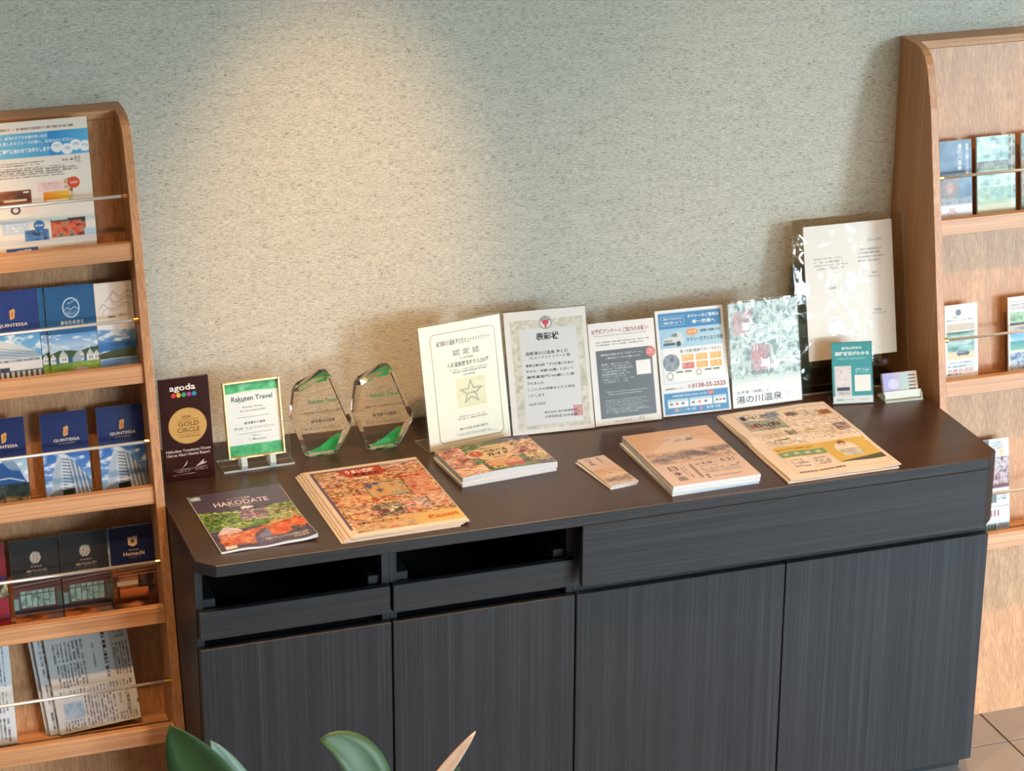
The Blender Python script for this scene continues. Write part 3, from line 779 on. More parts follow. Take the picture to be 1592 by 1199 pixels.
INKN = (70, 74, 82)
def pr_news(w_, h_, main=True):
    p = Print(w_, h_, (206, 212, 216))
    if main:
        p.rows(.08, .09, .46, .30, 8, INKN, .75, vert=True, ragged=.1); p.rows(.10, .31, .46, .56, 9, INKN, .75, vert=True, ragged=.1)
        p.rect(.48, .06, .78, .50, (210, 218, 222)); p.line([(.79, .06), (.79, .52)], .0008, (90, 94, 100))
        p.text('再審見直し衆院審議入り', .70, .085, .0405, (30, 32, 38), vert=True, bold=.03)
        p.text('首相 人命救出優先', .56, .17, .026, (90, 94, 100), vert=True)
        p.rows(.82, .05, .97, .16, 6, INKN, .8); p.rows(.80, .20, .99, .54, 5, INKN, .75, vert=True, ragged=.05)
        p.rows(.08, .58, .97, .64, 22, INKN, .7, vert=True, ragged=.05)
        p.rect(.10, .70, .34, .87, (156, 186, 216)).blot(.10, .70, .34, .87, [(140, 172, 206), (186, 206, 226)], .01, .8)
        p.rows(.36, .66, .74, .98, 10, INKN, .75, vert=True, ragged=.08); p.rows(.08, .88, .34, .99, 7, INKN, .7, vert=True)
        p.text('社に満潮の影', .88, .68, .038, (90, 94, 100), vert=True); p.text('道内各地', .79, .72, .026, (110, 114, 120), vert=True)
        p.rows(.76, .90, .98, .99, 6, INKN, .7, vert=True); p.rect(.985, .80, .998, .84, (20, 20, 22))
    else:
        p.rows(.05, .04, .95, .45, 22, INKN, .7, vert=True, ragged=.1); p.rows(.05, .5, .95, .7, 22, INKN, .7, vert=True, ragged=.1); p.rows(.05, .75, .95, .97, 20, INKN, .75, vert=True, ragged=.1)
    return p
GN = 'folded newspapers on the bottom shelf'
leaflet('folded_newspaper', 'folded newspaper leaning alone near the rack middle', 'newspaper', -1.285, LLED[4], .575, .19, lambda a, b: pr_news(a, b, False), .006, GN, mat=M_INKM, body=M_NEWS)
back = 0
for k, (xc, zt, rl, dy, lb) in enumerate(((-1.030, .576, -5.5, .016, 'hindmost folded newspaper of the leaning newspaper pile'),
                                           (-1.022, .576, -5.2, .008, 'middle folded newspaper of the leaning newspaper pile'),
                                           (-1.005, .572, -4.6, .0005, 'front folded newspaper with bold vertical headline on the bottom shelf'))):
    leaflet('folded_newspaper', lb, 'newspaper', xc, LLED[4], zt, .182 if k == 2 else .19, (lambda a, b: pr_news(a, b, True)) if k == 2 else (lambda a, b: pr_news(a, b, False)),
            .0062, 'newspapers in the leaning pile', dy, rl, zb=.3445, mat=M_INKM, body=M_NEWS)

# right-hand rack
def pr_monkey(w_, h_):
    p = Print(w_, h_, (58, 92, 124)); p.blot(0, 0, 1, .78, [(46, 80, 112), (78, 112, 146), (110, 150, 180)], .03, 1, 2)
    p.text('湯の川温泉', .62, .075, .062, (236, 240, 244), vert=True); p.rows(.82, .05, .90, .42, 1, (220, 226, 232), .8, vert=True, ragged=0, fill=1)
    p.ell(.30, .60, .40, .21, (128, 110, 104), .95, .55).blot(.02, .44, .60, .74, [(104, 90, 88), (150, 132, 124), (120, 104, 100)], .006, .45).ell(.31, .58, .15, .10, (184, 136, 132), .9, .5).ell(.31, .60, .07, .05, (202, 150, 148), .8, .5).ell(.27, .565, .016, .008, (90, 66, 66), .8).ell(.35, .565, .016, .008, (90, 66, 66), .8)
    p.blot(0, .70, 1, .79, [(90, 110, 124), (160, 170, 176), (70, 80, 90)], .008, .8); p.rect(0, .785, 1, 1, (214, 218, 224))
    p.ring(.36, .89, .14, .022, .0016, (196, 66, 60))
    for k in range(3): p.line([(.30 + k * .06, .885), (.31 + k * .06, .85), (.29 + k * .06, .83)], .0016, (196, 66, 60))
    p.rows(.30, .925, .42, .955, 2, (80, 80, 84), .9)
    return p
leaflet('travel_leaflet', 'blue leaflet with a bathing monkey photo and red steam mark', 'leaflet', 1.1335, RLED[0], 1.446, .085, pr_monkey, .0035)
def pr_forest(w_, h_):
    p = Print(w_, h_, (150, 190, 190)); p.blot(0, 0, 1, 1, [(70, 104, 100), (150, 196, 196), (196, 214, 196), (110, 160, 166)], .02, 1, 1.5)
    p.blot(.82, 0, 1, .45, [(30, 34, 30), (90, 100, 80), (200, 200, 180)], .006).blot(0, .30, .9, .37, [(60, 60, 60), (170, 180, 170)], .01)
    p.frame(.34, .06, .58, .20, .0012, (236, 240, 240)).frame(.44, .12, .58, .26, .0012, (236, 240, 240)); p.text('函館', .45, .12, .05, (236, 240, 240), w=.16)
    p.grad(.0, .78, .95, 1, (190, 196, 160), (206, 206, 180)).blot(0, .62, .95, .82, [(90, 140, 140), (180, 200, 150)], .012, .7); p.rect(.9, 0, .93, 1, (226, 230, 220), .6)
    return p
leaflet('travel_leaflet', 'pale teal forest leaflet beside the monkey leaflet', 'leaflet', 1.2415, RLED[0], 1.448, .103, pr_forest, .007)
def pr_green(w_, h_):
    p = Print(w_, h_, (60, 80, 70)); p.blot(0, 0, 1, 1, [(28, 34, 30), (70, 100, 84), (170, 150, 110), (110, 40, 40)], .012); p.rect(0, .05, 1, .2, (60, 130, 140), .6); return p
leaflet('travel_leaflet', 'dark green photo leaflet beside the pale forest leaflet', 'leaflet', 1.361, RLED[0], 1.448, .103, pr_green, .007)
def pr_taxi_small(w_, h_):
    p = Print(w_, h_, (232, 232, 230))
    p.ring(.42, .105, .07, .032, .003, (60, 70, 90)).rect(.38, .085, .46, .13, (60, 70, 90)); p.text('Ｊ 函館エリア', .38, .165, .022, (60, 60, 64), w=.44); p.text('観光タクシーのご案内', .46, .205, .026, (50, 50, 54), w=.80, bold=.01)
    p.rect(.06, .25, .92, .34, (190, 176, 160)); p.blot(.06, .36, .90, .70, [(70, 110, 90), (120, 170, 170), (190, 210, 200)], .015, 1, 2); p.rect(.10, .42, .80, .52, (170, 200, 200), .8); p.rows(.16, .43, .74, .51, 3, (60, 90, 96), .8)
    p.grad(.06, .62, .9, .72, (206, 190, 160), (214, 196, 150)).ell(.55, .645, .20, .028, (40, 40, 60)).ell(.50, .625, .12, .022, (110, 120, 140)).ell(.42, .665, .03, .014, (20, 20, 20)).ell(.68, .665, .03, .014, (20, 20, 20))
    p.text('タクシーのご用命は', .46, .765, .024, (50, 50, 54), w=.66); p.text('第一交通 函館配車センター', .48, .815, .022, (50, 50, 54), w=.80); p.text('0138-55-2525', .46, .865, .042, (150, 60, 70), w=.76, bold=.01)
    p.rows(.06, .905, .6, .92, 1, (60, 40, 60), .9, fill=1); return p
leaflet('travel_leaflet', 'white taxi tour leaflet on the second shelf of the blank-topped rack', 'leaflet', 1.141, RLED[1], 1.055, .088, pr_taxi_small, .002)
def pr_hako(w_, h_):
    p = Print(w_, h_, (222, 216, 216)); p.text('HAKODATE GUIDE', .30, .06, .016, (110, 100, 100), w=.5); p.text('HAKODATE', .40, .105, .034, (110, 100, 104), w=.66); p.text('GUIDEMAP', .40, .15, .03, (110, 100, 104), w=.66)
    p.blot(.05, .20, .97, .34, [(60, 96, 76), (130, 170, 130), (180, 200, 170)], .012); p.rect(.05, .34, .97, .37, (50, 54, 50)); p.blot(.05, .40, .97, .47, [(190, 196, 200), (90, 100, 110)], .01)
    p.sky(.05, .47, .97, .6, (80, 140, 190), (150, 196, 200)); p.grad(.05, .58, .97, .7, (50, 130, 150), (110, 170, 140)).rect(.05, .70, .97, .72, (200, 216, 180)); p.blot(.05, .73, .97, .95, [(110, 120, 130), (190, 200, 210), (70, 100, 140)], .012)
    return p
leaflet('travel_leaflet', 'guide map leaflet with three landscape photos beside the taxi leaflet', 'leaflet', 1.3185, RLED[1], 1.057, .1, pr_hako, .006)
def pr_events(w_, h_):
    p = Print(w_, h_, (206, 218, 222)); p.rows(.30, .03, .8, .12, 4, (60, 70, 80), .8); p.rect(0, 0, .22, .10, (70, 90, 110))
    p.rect(.0, .20, 1, .50, (110, 90, 104)).blot(.0, .20, 1, .50, [(60, 50, 66), (150, 120, 130), (200, 190, 200), (80, 90, 80)], .009); p.ell(.35, .15, .10, .05, (220, 180, 150)).ell(.7, .15, .10, .05, (220, 180, 150))
    p.rect(0, .50, 1, .54, (110, 60, 80)).rect(.15, .60, .5, .70, (90, 104, 110)).rows(.55, .58, .95, .68, 4, (70, 80, 90), .8).line([(.05, .745), (.97, .74)], .0012, (70, 80, 90))
    for k in range(4): p.rect(.1 + .14 * k, .78, .17 + .14 * k, .85, (150, 90, 100)).rect(.02 + .12 * k, .93, .09 + .12 * k, 1, (60, 130, 120))
    p.rows(.55, .93, .95, .99, 3, (70, 90, 100), .8); return p
leaflet('travel_leaflet', 'pale blue events leaflet partly hidden behind the worktop corner', 'leaflet', 1.231, RLED[2], .715, .07, pr_events, .003)
# ------------------------------------------------------------------ standing things on the worktop
def stand(what, cx, cy, rz, w_, h_, t, foot=.075, lip=0, group=None):
    """clear acrylic sheet pair leaning back on a flat foot"""
    o = thing('acrylic_stand', what, 'stand', (cx, cy, H + .0003), (0, 0, math.radians(rz)))
    R = Matrix.Translation((0, 0, .0022)) @ Matrix.Rotation(-math.radians(t), 4, 'X')
    for q, nn, N_ in ((MB().box(-w_ / 2, w_ / 2, 0, .002, 0, h_, M=R), 'front_sheet', (0, math.cos(math.radians(t)), -math.sin(math.radians(t)))),
                      (MB().box(-w_ / 2, w_ / 2, .0046, .0066, 0, h_, M=R), 'back_sheet', (0, math.cos(math.radians(t)), -math.sin(math.radians(t)))),
                      (MB().box(-w_ / 2, w_ / 2, .009, foot, 0, .0022), 'foot', (0, 0, 1))):
        e = q.build(nn, M_ACRYL, o); e.data.materials.append(M_ACEDGE)
        for p in e.data.polygons:
            if abs(p.normal.dot(Vector(N_))) < .5: p.material_index = 1      # pale colour stands in for light caught in the cut edges
    return o
def insert(name, label, cat, cx, cy, rz, t, pr, dx=0, dz=.001, thick=.0006):
    o = thing(name, label, cat, (cx, cy, H + .0025), (-math.radians(t), 0, math.radians(rz)))
    MB().box(-pr.w / 2 + dx, pr.w / 2 + dx, .0034, .0034 + thick, dz, dz + pr.h).build('paper', M_PAPER, o)
    pr.emit('sheet_print', o, 'up', org=(dx, .0034, dz))
    return o
# cream certificate
A = Print(.208, .287, (222, 217, 198)); BR = (150, 132, 104)
A.rect(0, 0, 1, 1, (226, 222, 206), .5)
A.line([(.17, .075), (.88, .075), (.92, .10), (.92, .93), (.88, .955), (.17, .955), (.13, .93), (.13, .10), (.17, .075)], .0022, BR)
A.text('函館湯の川温泉 海と灯/ヒューイットリゾート', .53, .155, .046, (70, 66, 60), w=.66, bold=.01)
A.text('認 定 証', .55, .245, .05, (84, 80, 74), w=.33); A.text('旅の専門紙選定', .55, .295, .016, (90, 84, 76), w=.17)
A.text('人気温泉旅館ホテル250選', .56, .34, .042, (70, 66, 60), w=.52, bold=.01)
A.rows(.32, .378, .80, .390, 1, (110, 104, 96), .9, ragged=0, fill=1); A.rows(.36, .397, .78, .409, 1, (110, 104, 96), .9, ragged=0, fill=1)
A.text('2024年度', .56, .43, .02, (84, 80, 74), w=.15)
A.rect(.38, .455, .75, .70, (206, 202, 158)).frame(.38, .455, .75, .70, .0012, (236, 232, 200)).blot(.39, .46, .74, .69, [(200, 196, 150), (222, 218, 180)], .01, .6, 4)
st = [(.565 + (.14 if k % 2 == 0 else .056) * math.sin(k * math.pi / 5), .58 - (.098 if k % 2 == 0 else .039) * math.cos(k * math.pi / 5)) for k in range(11)]
A.line(st, .0016, (110, 106, 90)); A.line([(.565 + (x - .565) * .8, .58 + (y - .58) * .8) for x, y in st], .0008, (140, 134, 110)); A.text('250選', .565, .585, .02, (100, 96, 80), w=.09)
A.rows(.38, .76, .78, .80, 2, (120, 116, 106), .8); A.text('観光経済新聞社', .56, .865, .022, (110, 106, 98), w=.36); A.rows(.34, .895, .88, .93, 3, (120, 116, 106), .8)
stand('acrylic stand holding the cream star certificate', -.0985, -.2045, 9.5, .212, .292, 12, .08)
insert('certificate', 'cream certificate with brown border and star emblem', 'certificate', -.0985, -.2045, 9.5, 12, A)
# white award certificate with ornate border
B = Print(.198, .285, (226, 228, 230)); OR = (190, 194, 178)
for x0, y0, x1, y1 in ((.07, .075, .93, .15), (.07, .93, .93, .965), (.07, .075, .17, .965), (.87, .075, .955, .965)):
    B.blot(x0, y0, x1, y1, [(178, 184, 168), (206, 206, 196), (222, 224, 222)], .008)
B.frame(.17, .145, .87, .935, .0012, (204, 206, 200)).rect(.175, .15, .866, .93, (214, 220, 228))
B.ell(.5, .105, .085, .06, (222, 226, 228)).ring(.5, .105, .072, .05, .0016, (60, 84, 84)).poly([(.455, .09), (.5, .078), (.545, .09), (.535, .115), (.512, .125), (.512, .15), (.488, .15), (.488, .125), (.465, .115)], (198, 66, 92)).line([(.45, .085), (.5, .065), (.55, .085)], .002, (50, 70, 60))
IK = (52, 54, 62)
B.text('表彰状', .51, .215, .064, (40, 42, 50), w=.28, bold=.015)
B.text('函館湯の川温泉 海と灯', .49, .348, .030, IK, w=.52); B.text('/ヒューイットリゾート 殿', .52, .383, .028, IK, w=.50)
for s_, y, w_ in (('貴館は第50回「プロが選ぶ日本の', .445, .58), ('ホテル・旅館100選」において', .492, .58), ('優秀賞部門100選に入選', .540, .58), ('されました', .590, .20), ('ここにその栄誉をたたえ表彰', .640, .58), ('いたします', .690, .20), ('2025年1月吉日', .760, .20)):
    B.text(s_, .22, y, .023, IK, 'l', w=w_)
B.text('株式会社 旅行新聞新社', .60, .835, .018, IK, w=.40); B.text('代表取締役 石井貞德', .60, .872, .022, IK, w=.40)
B.rect(.76, .80, .865, .885, (206, 150, 156), .75).frame(.76, .80, .865, .885, .0012, (190, 90, 100)).rows(.775, .81, .85, .875, 5, (180, 80, 92), .8)
stand('acrylic stand holding the white award certificate', .1065, -.196, -3.5, .200, .290, 19, .07)
insert('certificate', 'white award certificate with ornate silver border and red seal', 'certificate', .1065, -.196, -3.5, 19, B)
# questionnaire notice
Cq = Print(.164, .240, (228, 228, 230)); RD = (150, 66, 76); SL = (84, 88, 96)
Cq.text('お客様アンケートご協力のお願い', .48, .085, .046, RD, w=.86, bold=.012); Cq.text('Please cooperate by completing the survey.', .48, .128, .018, (130, 126, 128), w=.80)
Cq.rows(.10, .185, .92, .235, 2, (90, 90, 96), .85, ragged=.2)
Cq.rect(.09, .27, .93, .935, SL); Cq.text('函館湯の川温泉 海と灯「宿泊アンケート」', .47, .315, .022, (214, 216, 220), w=.62); Cq.text('ご案内QRコードからお願いします。', .50, .350, .022, (214, 216, 220), w=.54)
Cq.rows(.16, .40, .64, .60, 8, (190, 194, 200), .8); Cq.rect(.68, .40, .90, .54, (232, 234, 236))
Cq.ell(.915, .325, .072, .05, (206, 110, 104)); Cq.rows(.86, .30, .97, .35, 3, (235, 190, 186), .8)
Cq.text('Thank you very much for staying at our resort', .50, .68, .018, (200, 204, 210), w=.62); Cq.text('Please complete the questionnaire', .48, .705, .018, (200, 204, 210), w=.5)
Cq.rows(.17, .755, .84, .90, 7, (180, 184, 192), .75); Cq.text('海と灯', .70, .965, .035, (60, 60, 66), w=.08); Cq.rows(.3, .965, .6, .978, 1, (140, 136, 136), .8, fill=1)
stand('acrylic stand holding the dark-panelled survey notice', .2915, -.200, -1.5, .166, .256, 18, .07)
insert('survey_notice', 'white survey notice with red heading and large dark grey panel', 'notice', .2915, -.200, -1.5, 18, Cq)
# taxi notice
Dt = Print(.171, .250, (228, 232, 238)); BL = (52, 128, 186)
Dt.rect(.04, .03, .96, .18, BL).frame(.08, .06, .42, .15, .001, (190, 216, 236)); Dt.text('函館でのお出かけは', .25, .085, .022, (232, 240, 246), w=.27); Dt.text('函館交通へお任せ', .25, .122, .024, (232, 240, 246), w=.27)
Dt.text('タクシーのご乗車は', .70, .075, .034, (236, 242, 248), w=.46, bold=.01); Dt.text('第一交通へ', .70, .13, .036, (236, 242, 248), w=.34, bold=.01)
Dt.grad(.04, .18, .96, .36, (150, 196, 226), (176, 210, 232), 'x')
Dt.poly([(.08, .32), (.09, .275), (.18, .255), (.24, .215), (.34, .215), (.39, .26), (.40, .31), (.37, .33)], (206, 214, 220)).poly([(.19, .255), (.245, .222), (.30, .222), (.30, .258)], (110, 130, 140)).ell(.31, .325, .035, .025, (60, 64, 70)).rect(.09, .31, .26, .335, (70, 80, 90)).rect(.10, .285, .22, .30, (120, 136, 146))
Dt.ell(.52, .225, .09, .03, (226, 140, 60)); Dt.rows(.46, .215, .58, .235, 1, (250, 226, 200), .9, ragged=0, fill=1); Dt.rows(.64, .21, .94, .235, 1, (70, 90, 110), .85, ragged=0, fill=1); Dt.text('タクシーをすんなり手配', .70, .295, .042, (60, 76, 96), w=.54, bold=.01)
Dt.rect(.04, .36, .96, .70, (206, 218, 234)).rect(.07, .365, .95, .685, (232, 236, 242)); Dt.text('第一交通の配車アプリ「モタク」', .62, .40, .032, (70, 72, 80), w=.60)
Dt.ell(.18, .50, .12, .082, (110, 124, 140)); Dt.blot(.09, .43, .27, .57, [(90, 104, 120), (170, 180, 190), (70, 80, 96)], .012, .7)
for r_ in range(2):
    for c_ in range(3):
        x = .34 + c_ * .205; y = .435 + r_ * .075
        Dt.rect(x, y, x + .17, y + .058, (196, 96, 86) if (r_, c_) == (1, 0) else (224, 170, 84)); Dt.rows(x + .015, y + .01, x + .155, y + .05, 2, (250, 238, 220), .8, ragged=.1)
Dt.ring(.145, .625, .045, .03, .0016, (80, 86, 100)); Dt.text('モタク', .15, .665, .016, (70, 76, 90), w=.10); Dt.ring(.57, .61, .035, .026, .0016, (120, 80, 80))
for x in (.24, .37, .66, .78): Dt.rect(x, .585, x + .10, .600, (80, 104, 100))
Dt.text('0138-55-2525', .70, .735, .045, (150, 62, 56), w=.50, bold=.02); Dt.text('☎', .41, .735, .036, (120, 62, 60), w=.05); Dt.text('函館配車センター', .20, .745, .020, (80, 70, 70), w=.28)
Dt.rect(.03, .785, .97, .985, BL); Dt.text('24時間 配車 受付中 お支払いも便利', .40, .815, .020, (232, 240, 246), w=.5); Dt.ell(.72, .812, .05, .018, (214, 120, 100))
for x0, x1 in ((.08, .38), (.40, .73), (.75, .94)):
    Dt.rect(x0, .845, x1, .925, (234, 236, 240)).rect(x0, .845, x1, .868, (176, 206, 230))
    for k in range(3): Dt.rect(x0 + .03 + k * (x1 - x0) * .28, .88, x0 + .07 + k * (x1 - x0) * .28, .90, [(60, 110, 90), (206, 84, 90), (80, 90, 130)][k])
Dt.ell(.20, .95, .026, .018, (220, 150, 130)).ell(.56, .95, .026, .018, (196, 120, 150)); Dt.text('にっこり第一交通', .36, .95, .022, (232, 240, 246), w=.24); Dt.text('観光第一交通', .74, .95, .022, (232, 240, 246), w=.2)
stand('acrylic stand holding the blue taxi notice', .467, -.196, -2.0, .175, .256, 19, .07)
insert('taxi_notice', 'blue and white taxi notice with phone number and orange tiles', 'notice', .467, -.196, -2.0, 19, Dt)
# hot spring poster
Ep = Print(.180, .250, (170, 186, 188)); Ep.blot(0, 0, 1, .80, [(84, 104, 106), (150, 172, 174), (196, 208, 208), (112, 134, 134)], .018, 1, .8)
Ep.blot(.04, .08, .30, .30, [(110, 130, 130), (196, 120, 130), (150, 170, 170)], .012, .6); Ep.ell(.42, .50, .15, .13, (178, 96, 104), .7, .6).ell(.44, .58, .10, .09, (190, 110, 120), .8, .5).blot(.30, .42, .58, .66, [(120, 84, 92), (206, 140, 150), (110, 124, 124)], .01, .6)
Ep.ell(.30, .10, .08, .05, (190, 120, 130), .6, .7).rect(.3, .66, .6, .70, (84, 92, 96), .6)
Ep.grad(0, .72, 1, .82, (186, 200, 202), (224, 228, 230)); Ep.rect(0, .82, 1, 1, (226, 230, 232)); Ep.text('北海道「函館」に', .30, .855, .030, (70, 76, 80), w=.48); Ep.text('湯の川温泉', .38, .925, .076, (40, 44, 48), w=.66); Ep.rows(.76, .90, .90, .96, 4, (110, 116, 120), .7)
stand('acrylic stand holding the hot spring poster', .648, -.197, .6, .182, .256, 13, .02)
insert('hot_spring_poster', 'misty garden poster with large dark lettering along its foot', 'poster', .648, -.197, .6, 13, Ep)
# tall acrylic panel with a notice
F_ = Print(.232, .325, (214, 206, 196)); F_.text('館内のご案内', .80, .14, .018, (130, 122, 116), w=.16)
F_.rows(.60, .20, .92, .31, 4, (130, 120, 114), .8); F_.rows(.10, .24, .50, .34, 4, (130, 120, 114), .6); F_.text('英語', .78, .385, .018, (110, 104, 98), w=.06); F_.text('(English)', .78, .412, .014, (130, 122, 116), w=.14); F_.text('中国語', .80, .665, .018, (110, 104, 98), w=.08); F_.text('(Chinese)', .82, .690, .014, (130, 122, 116), w=.16)
F_.text('日本語', .30, .47, .018, (110, 104, 98), w=.08); F_.text('한국어', .32, .71, .018, (110, 104, 98), w=.08)
stand('tall clear acrylic panel leaning in the corner beside the oak rack', .8885, -.172, -1.0, .290, .424, 13, .05)
insert('info_sheet', 'large pale notice inside the tall acrylic corner panel', 'notice', .8885, -.172, -1.0, 13, F_, dx=.0, dz=.080)
# teal card
G_ = Print(.098, .146, (50, 146, 156)); G_.text('函館山周辺の', .50, .095, .046, (226, 238, 240), w=.50, bold=.01); G_.text('混雑状況がわかる', .50, .185, .068, (236, 244, 244), w=.86, bold=.015); G_.rows(.12, .245, .88, .29, 2, (190, 222, 226), .8, ragged=.1)
G_.rect(.05, .385, .47, .90, (206, 206, 210)).blot(.07, .42, .45, .70, [(190, 186, 194), (222, 220, 224), (206, 180, 190)], .008); G_.rect(.10, .735, .42, .79, (50, 56, 80)).rows(.12, .81, .42, .87, 2, (130, 120, 130), .8)
G_.rows(.58, .43, .95, .52, 3, (206, 230, 232), .85); G_.rect(.55, .54, .95, .81, (228, 230, 230)); G_.rect(0, .88, 1, 1, (206, 216, 222)); G_.text('函館国際観光コンベンション協会', .30, .94, .022, (90, 96, 104), w=.42); G_.text('はこぶら', .78, .94, .024, (160, 70, 80), w=.2)
stand('small acrylic stand holding the teal congestion card', .8455, -.2535, -11, .100, .148, 20, .05)
insert('congestion_card', 'teal card with white lettering and phone picture', 'card', .8455, -.2535, -11, 20, G_)
# business card holder
t = thing('card_holder', 'small clear acrylic business card holder in the worktop corner', 'card holder', (.970, -.262, H + .0003), (0, 0, math.radians(-3)))
RH = Matrix.Rotation(-math.radians(24), 4, 'X')
MB().box(-.048, .048, -.012, .040, 0, .003).build('base', M_ACEDGE, t)
MB().box(-.048, .048, .016, .018, .011, .062, M=RH).build('back_plate', M_ACRYL, t)
MB().box(-.048, .048, -.006, -.004, .004, .022, M=RH).build('front_lip', M_ACEDGE, t)
for sx in (-.048, .0465): MB().prism([(-.010, .0032), (.026, .0032), (.030, .012), (-.004, .018)], 'x', sx, sx + .0015).build('side_cheek', M_ACEDGE, t)
Kc = Print(.089, .054, (170, 172, 214)); Kc.grad(0, 0, 1, 1, (150, 152, 214), (196, 190, 170), 'x').ell(.30, .5, .16, .22, (186, 190, 230)).blot(.5, .1, .75, .9, [(150, 190, 196), (170, 200, 180)], .01, .7)
for k in range(5): Kc.rect(.74, .14 + k * .15, .94, .20 + k * .15, (84, 80, 70))
cs = thing('business_cards', 'stack of lilac business cards in the acrylic holder', 'cards', (.970, -.262, H + .0003), (-math.radians(24), 0, math.radians(-3)))
MB().box(-.0445, .0445, .002, .013, .0125, .0665).build('card_stack', M_PAPER, cs); Kc.emit('card_print', cs, 'up', org=(0, .002, .0125))
# maroon award plaque
I_ = Print(.112, .230, (50, 14, 14)); I_.text('agoda', .47, .10, .080, (236, 232, 230), w=.52, bold=.012)
for k, c_ in enumerate(((226, 72, 64), (236, 186, 60), (54, 176, 130), (176, 74, 156), (50, 160, 204))): I_.ell(.28 + k * .105, .165, .046, .0225, c_)
I_.ell(.52, .475, .385, .178, (206, 164, 98)); GK = (110, 78, 40)
I_.text('2024', .50, .385, .028, GK, w=.18); I_.line([(.32, .415), (.74, .415)], .0006, GK); I_.text('GOLD', .54, .455, .046, GK, w=.42); I_.text('CIRCLE', .53, .515, .046, GK, w=.46); I_.line([(.32, .555), (.74, .555)], .0006, GK); I_.text('CUSTOMER REVIEWS', .54, .58, .014, GK, w=.42)
I_.text('Hakodate Yunokawa Onsen', .50, .715, .030, (214, 204, 200), w=.90); I_.text('Umi to Akari Hewitt Resort', .49, .755, .030, (214, 204, 200), w=.88)
I_.poly([(.32, .90), (.38, .875), (.44, .835), (.46, .82), (.44, .86)], (190, 180, 176)).poly([(.62, .89), (.70, .86), (.80, .825), (.78, .855), (.88, .86)], (200, 190, 186)); I_.line([(.18, .905), (.85, .895)], .0008, (200, 190, 186)); I_.rows(.22, .91, .56, .935, 2, (190, 180, 176), .8); I_.rows(.60, .905, .88, .93, 2, (190, 180, 176), .8); I_.line([(.15, .955), (.60, .95)], .0008, (200, 190, 186))
t = thing('award_plaque', 'tall glossy maroon plaque with gold disc and coloured dots', 'plaque', (-.7505, -.188, H + .0018), (-math.radians(8), 0, math.radians(1.7)))
MB().box(-.056, .056, 0, .012, 0, .230, .0012, 2).build('board', M_MAROON, t); I_.emit('plaque_print', t, 'up', printed('plaque_lacquer', .12, .5))
MB().prism([(.0122, .0), (.0122, .15), (.05, .007)], 'x', -.02, .02).build('strut', M_MAROON, t)
# gold framed certificate on an acrylic easel
J_ = Print(.1215, .1655, (214, 224, 226)); GR = (34, 150, 84)
J_.rect(0, 0, 1, .13, GR).blot(0, 0, 1, .13, [(20, 140, 74), (60, 170, 100), (110, 190, 140)], .014).rect(0, .85, 1, 1, GR).blot(0, .85, 1, 1, [(20, 140, 74), (60, 170, 100), (110, 190, 140)], .014)
J_.put(np.clip(1 - np.abs((J_.Y - .125 - .05 * (J_.X - .5) ** 2 * 4) * 40), 0, 1), (214, 224, 226))
J_.text('Rakuten Travel', .50, .215, .068, (50, 84, 84), w=.78, bold=.012); J_.line([(.10 + .13, .262), (.36, .255)], .0012, (50, 84, 84)); J_.text('Rakuten Travel', .50, .335, .024, (90, 110, 112), w=.38); J_.text('Bronze Award 2020', .50, .385, .024, (80, 100, 102), w=.48)
J_.line([(.20, .475), (.80, .47)], .0007, (90, 104, 106)); J_.text('函館湯の川温泉', .52, .555, .036, (60, 70, 74), w=.40, bold=.01); J_.text('海と灯／ヒューイットリゾート', .50, .625, .036, (60, 70, 74), w=.76, bold=.008); J_.line([(.20, .70), (.82, .695)], .0007, (90, 104, 106)); J_.rows(.45, .73, .66, .742, 1, (100, 110, 112), .8, fill=1); J_.text('Y. Mitamura', .54, .785, .034, (110, 124, 128), w=.34)
JT = 12
t = thing('framed_certificate', 'green-banded certificate in a slim gold frame on an acrylic easel', 'framed certificate', (-.593, -.166, H + .0235), (-math.radians(JT), 0, math.radians(1.9)))
fr = MB(); Wf, Hf, bw = .132, .176, .0048
fr.box(-Wf / 2, -Wf / 2 + bw, -.004, .008, 0, Hf, .001, 2).box(Wf / 2 - bw, Wf / 2, -.004, .008, 0, Hf, .001, 2).box(-Wf / 2 + bw, Wf / 2 - bw, -.004, .008, 0, bw, .001, 2).box(-Wf / 2 + bw, Wf / 2 - bw, -.004, .008, Hf - bw, Hf, .001, 2)
fr.build('gold_frame', M_GOLD, t); MB().box(-Wf / 2 + bw, Wf / 2 - bw, .003, .0075, bw, Hf - bw).build('backing', M_PAPER, t); J_.emit('certificate_print', t, 'up', org=(0, .003, bw + .0005))
t = thing('acrylic_easel', 'thick clear acrylic easel carrying the gold framed certificate', 'easel', (-.593, -.166, H + .0003), (0, 0, math.radians(1.9)))
RJ = Matrix.Rotation(-math.radians(JT), 4, 'X')
def edged(o):
    o.data.materials.append(M_ACEDGE); big = max(p.area for p in o.data.polygons)
    for p in o.data.polygons:
        if p.area < big * .6: p.material_index = 1
edged(MB().box(-.082, .082, .0105, .0155, .006, .075, M=RJ).build('back_plate', M_ACRYL, t))
edged(MB().box(-.082, .082, -.018, .050, 0, .005).build('base', M_ACRYL, t))
for sx in (-.036, .030):
    MB().prism([(.009, .0055), (.010, .018), (-.012, .0185), (-.014, .034), (-.022, .034), (-.028, .016), (-.024, .0055)], 'x', sx - .007, sx + .007, .001, 1).build('hook', M_ACEDGE, t)
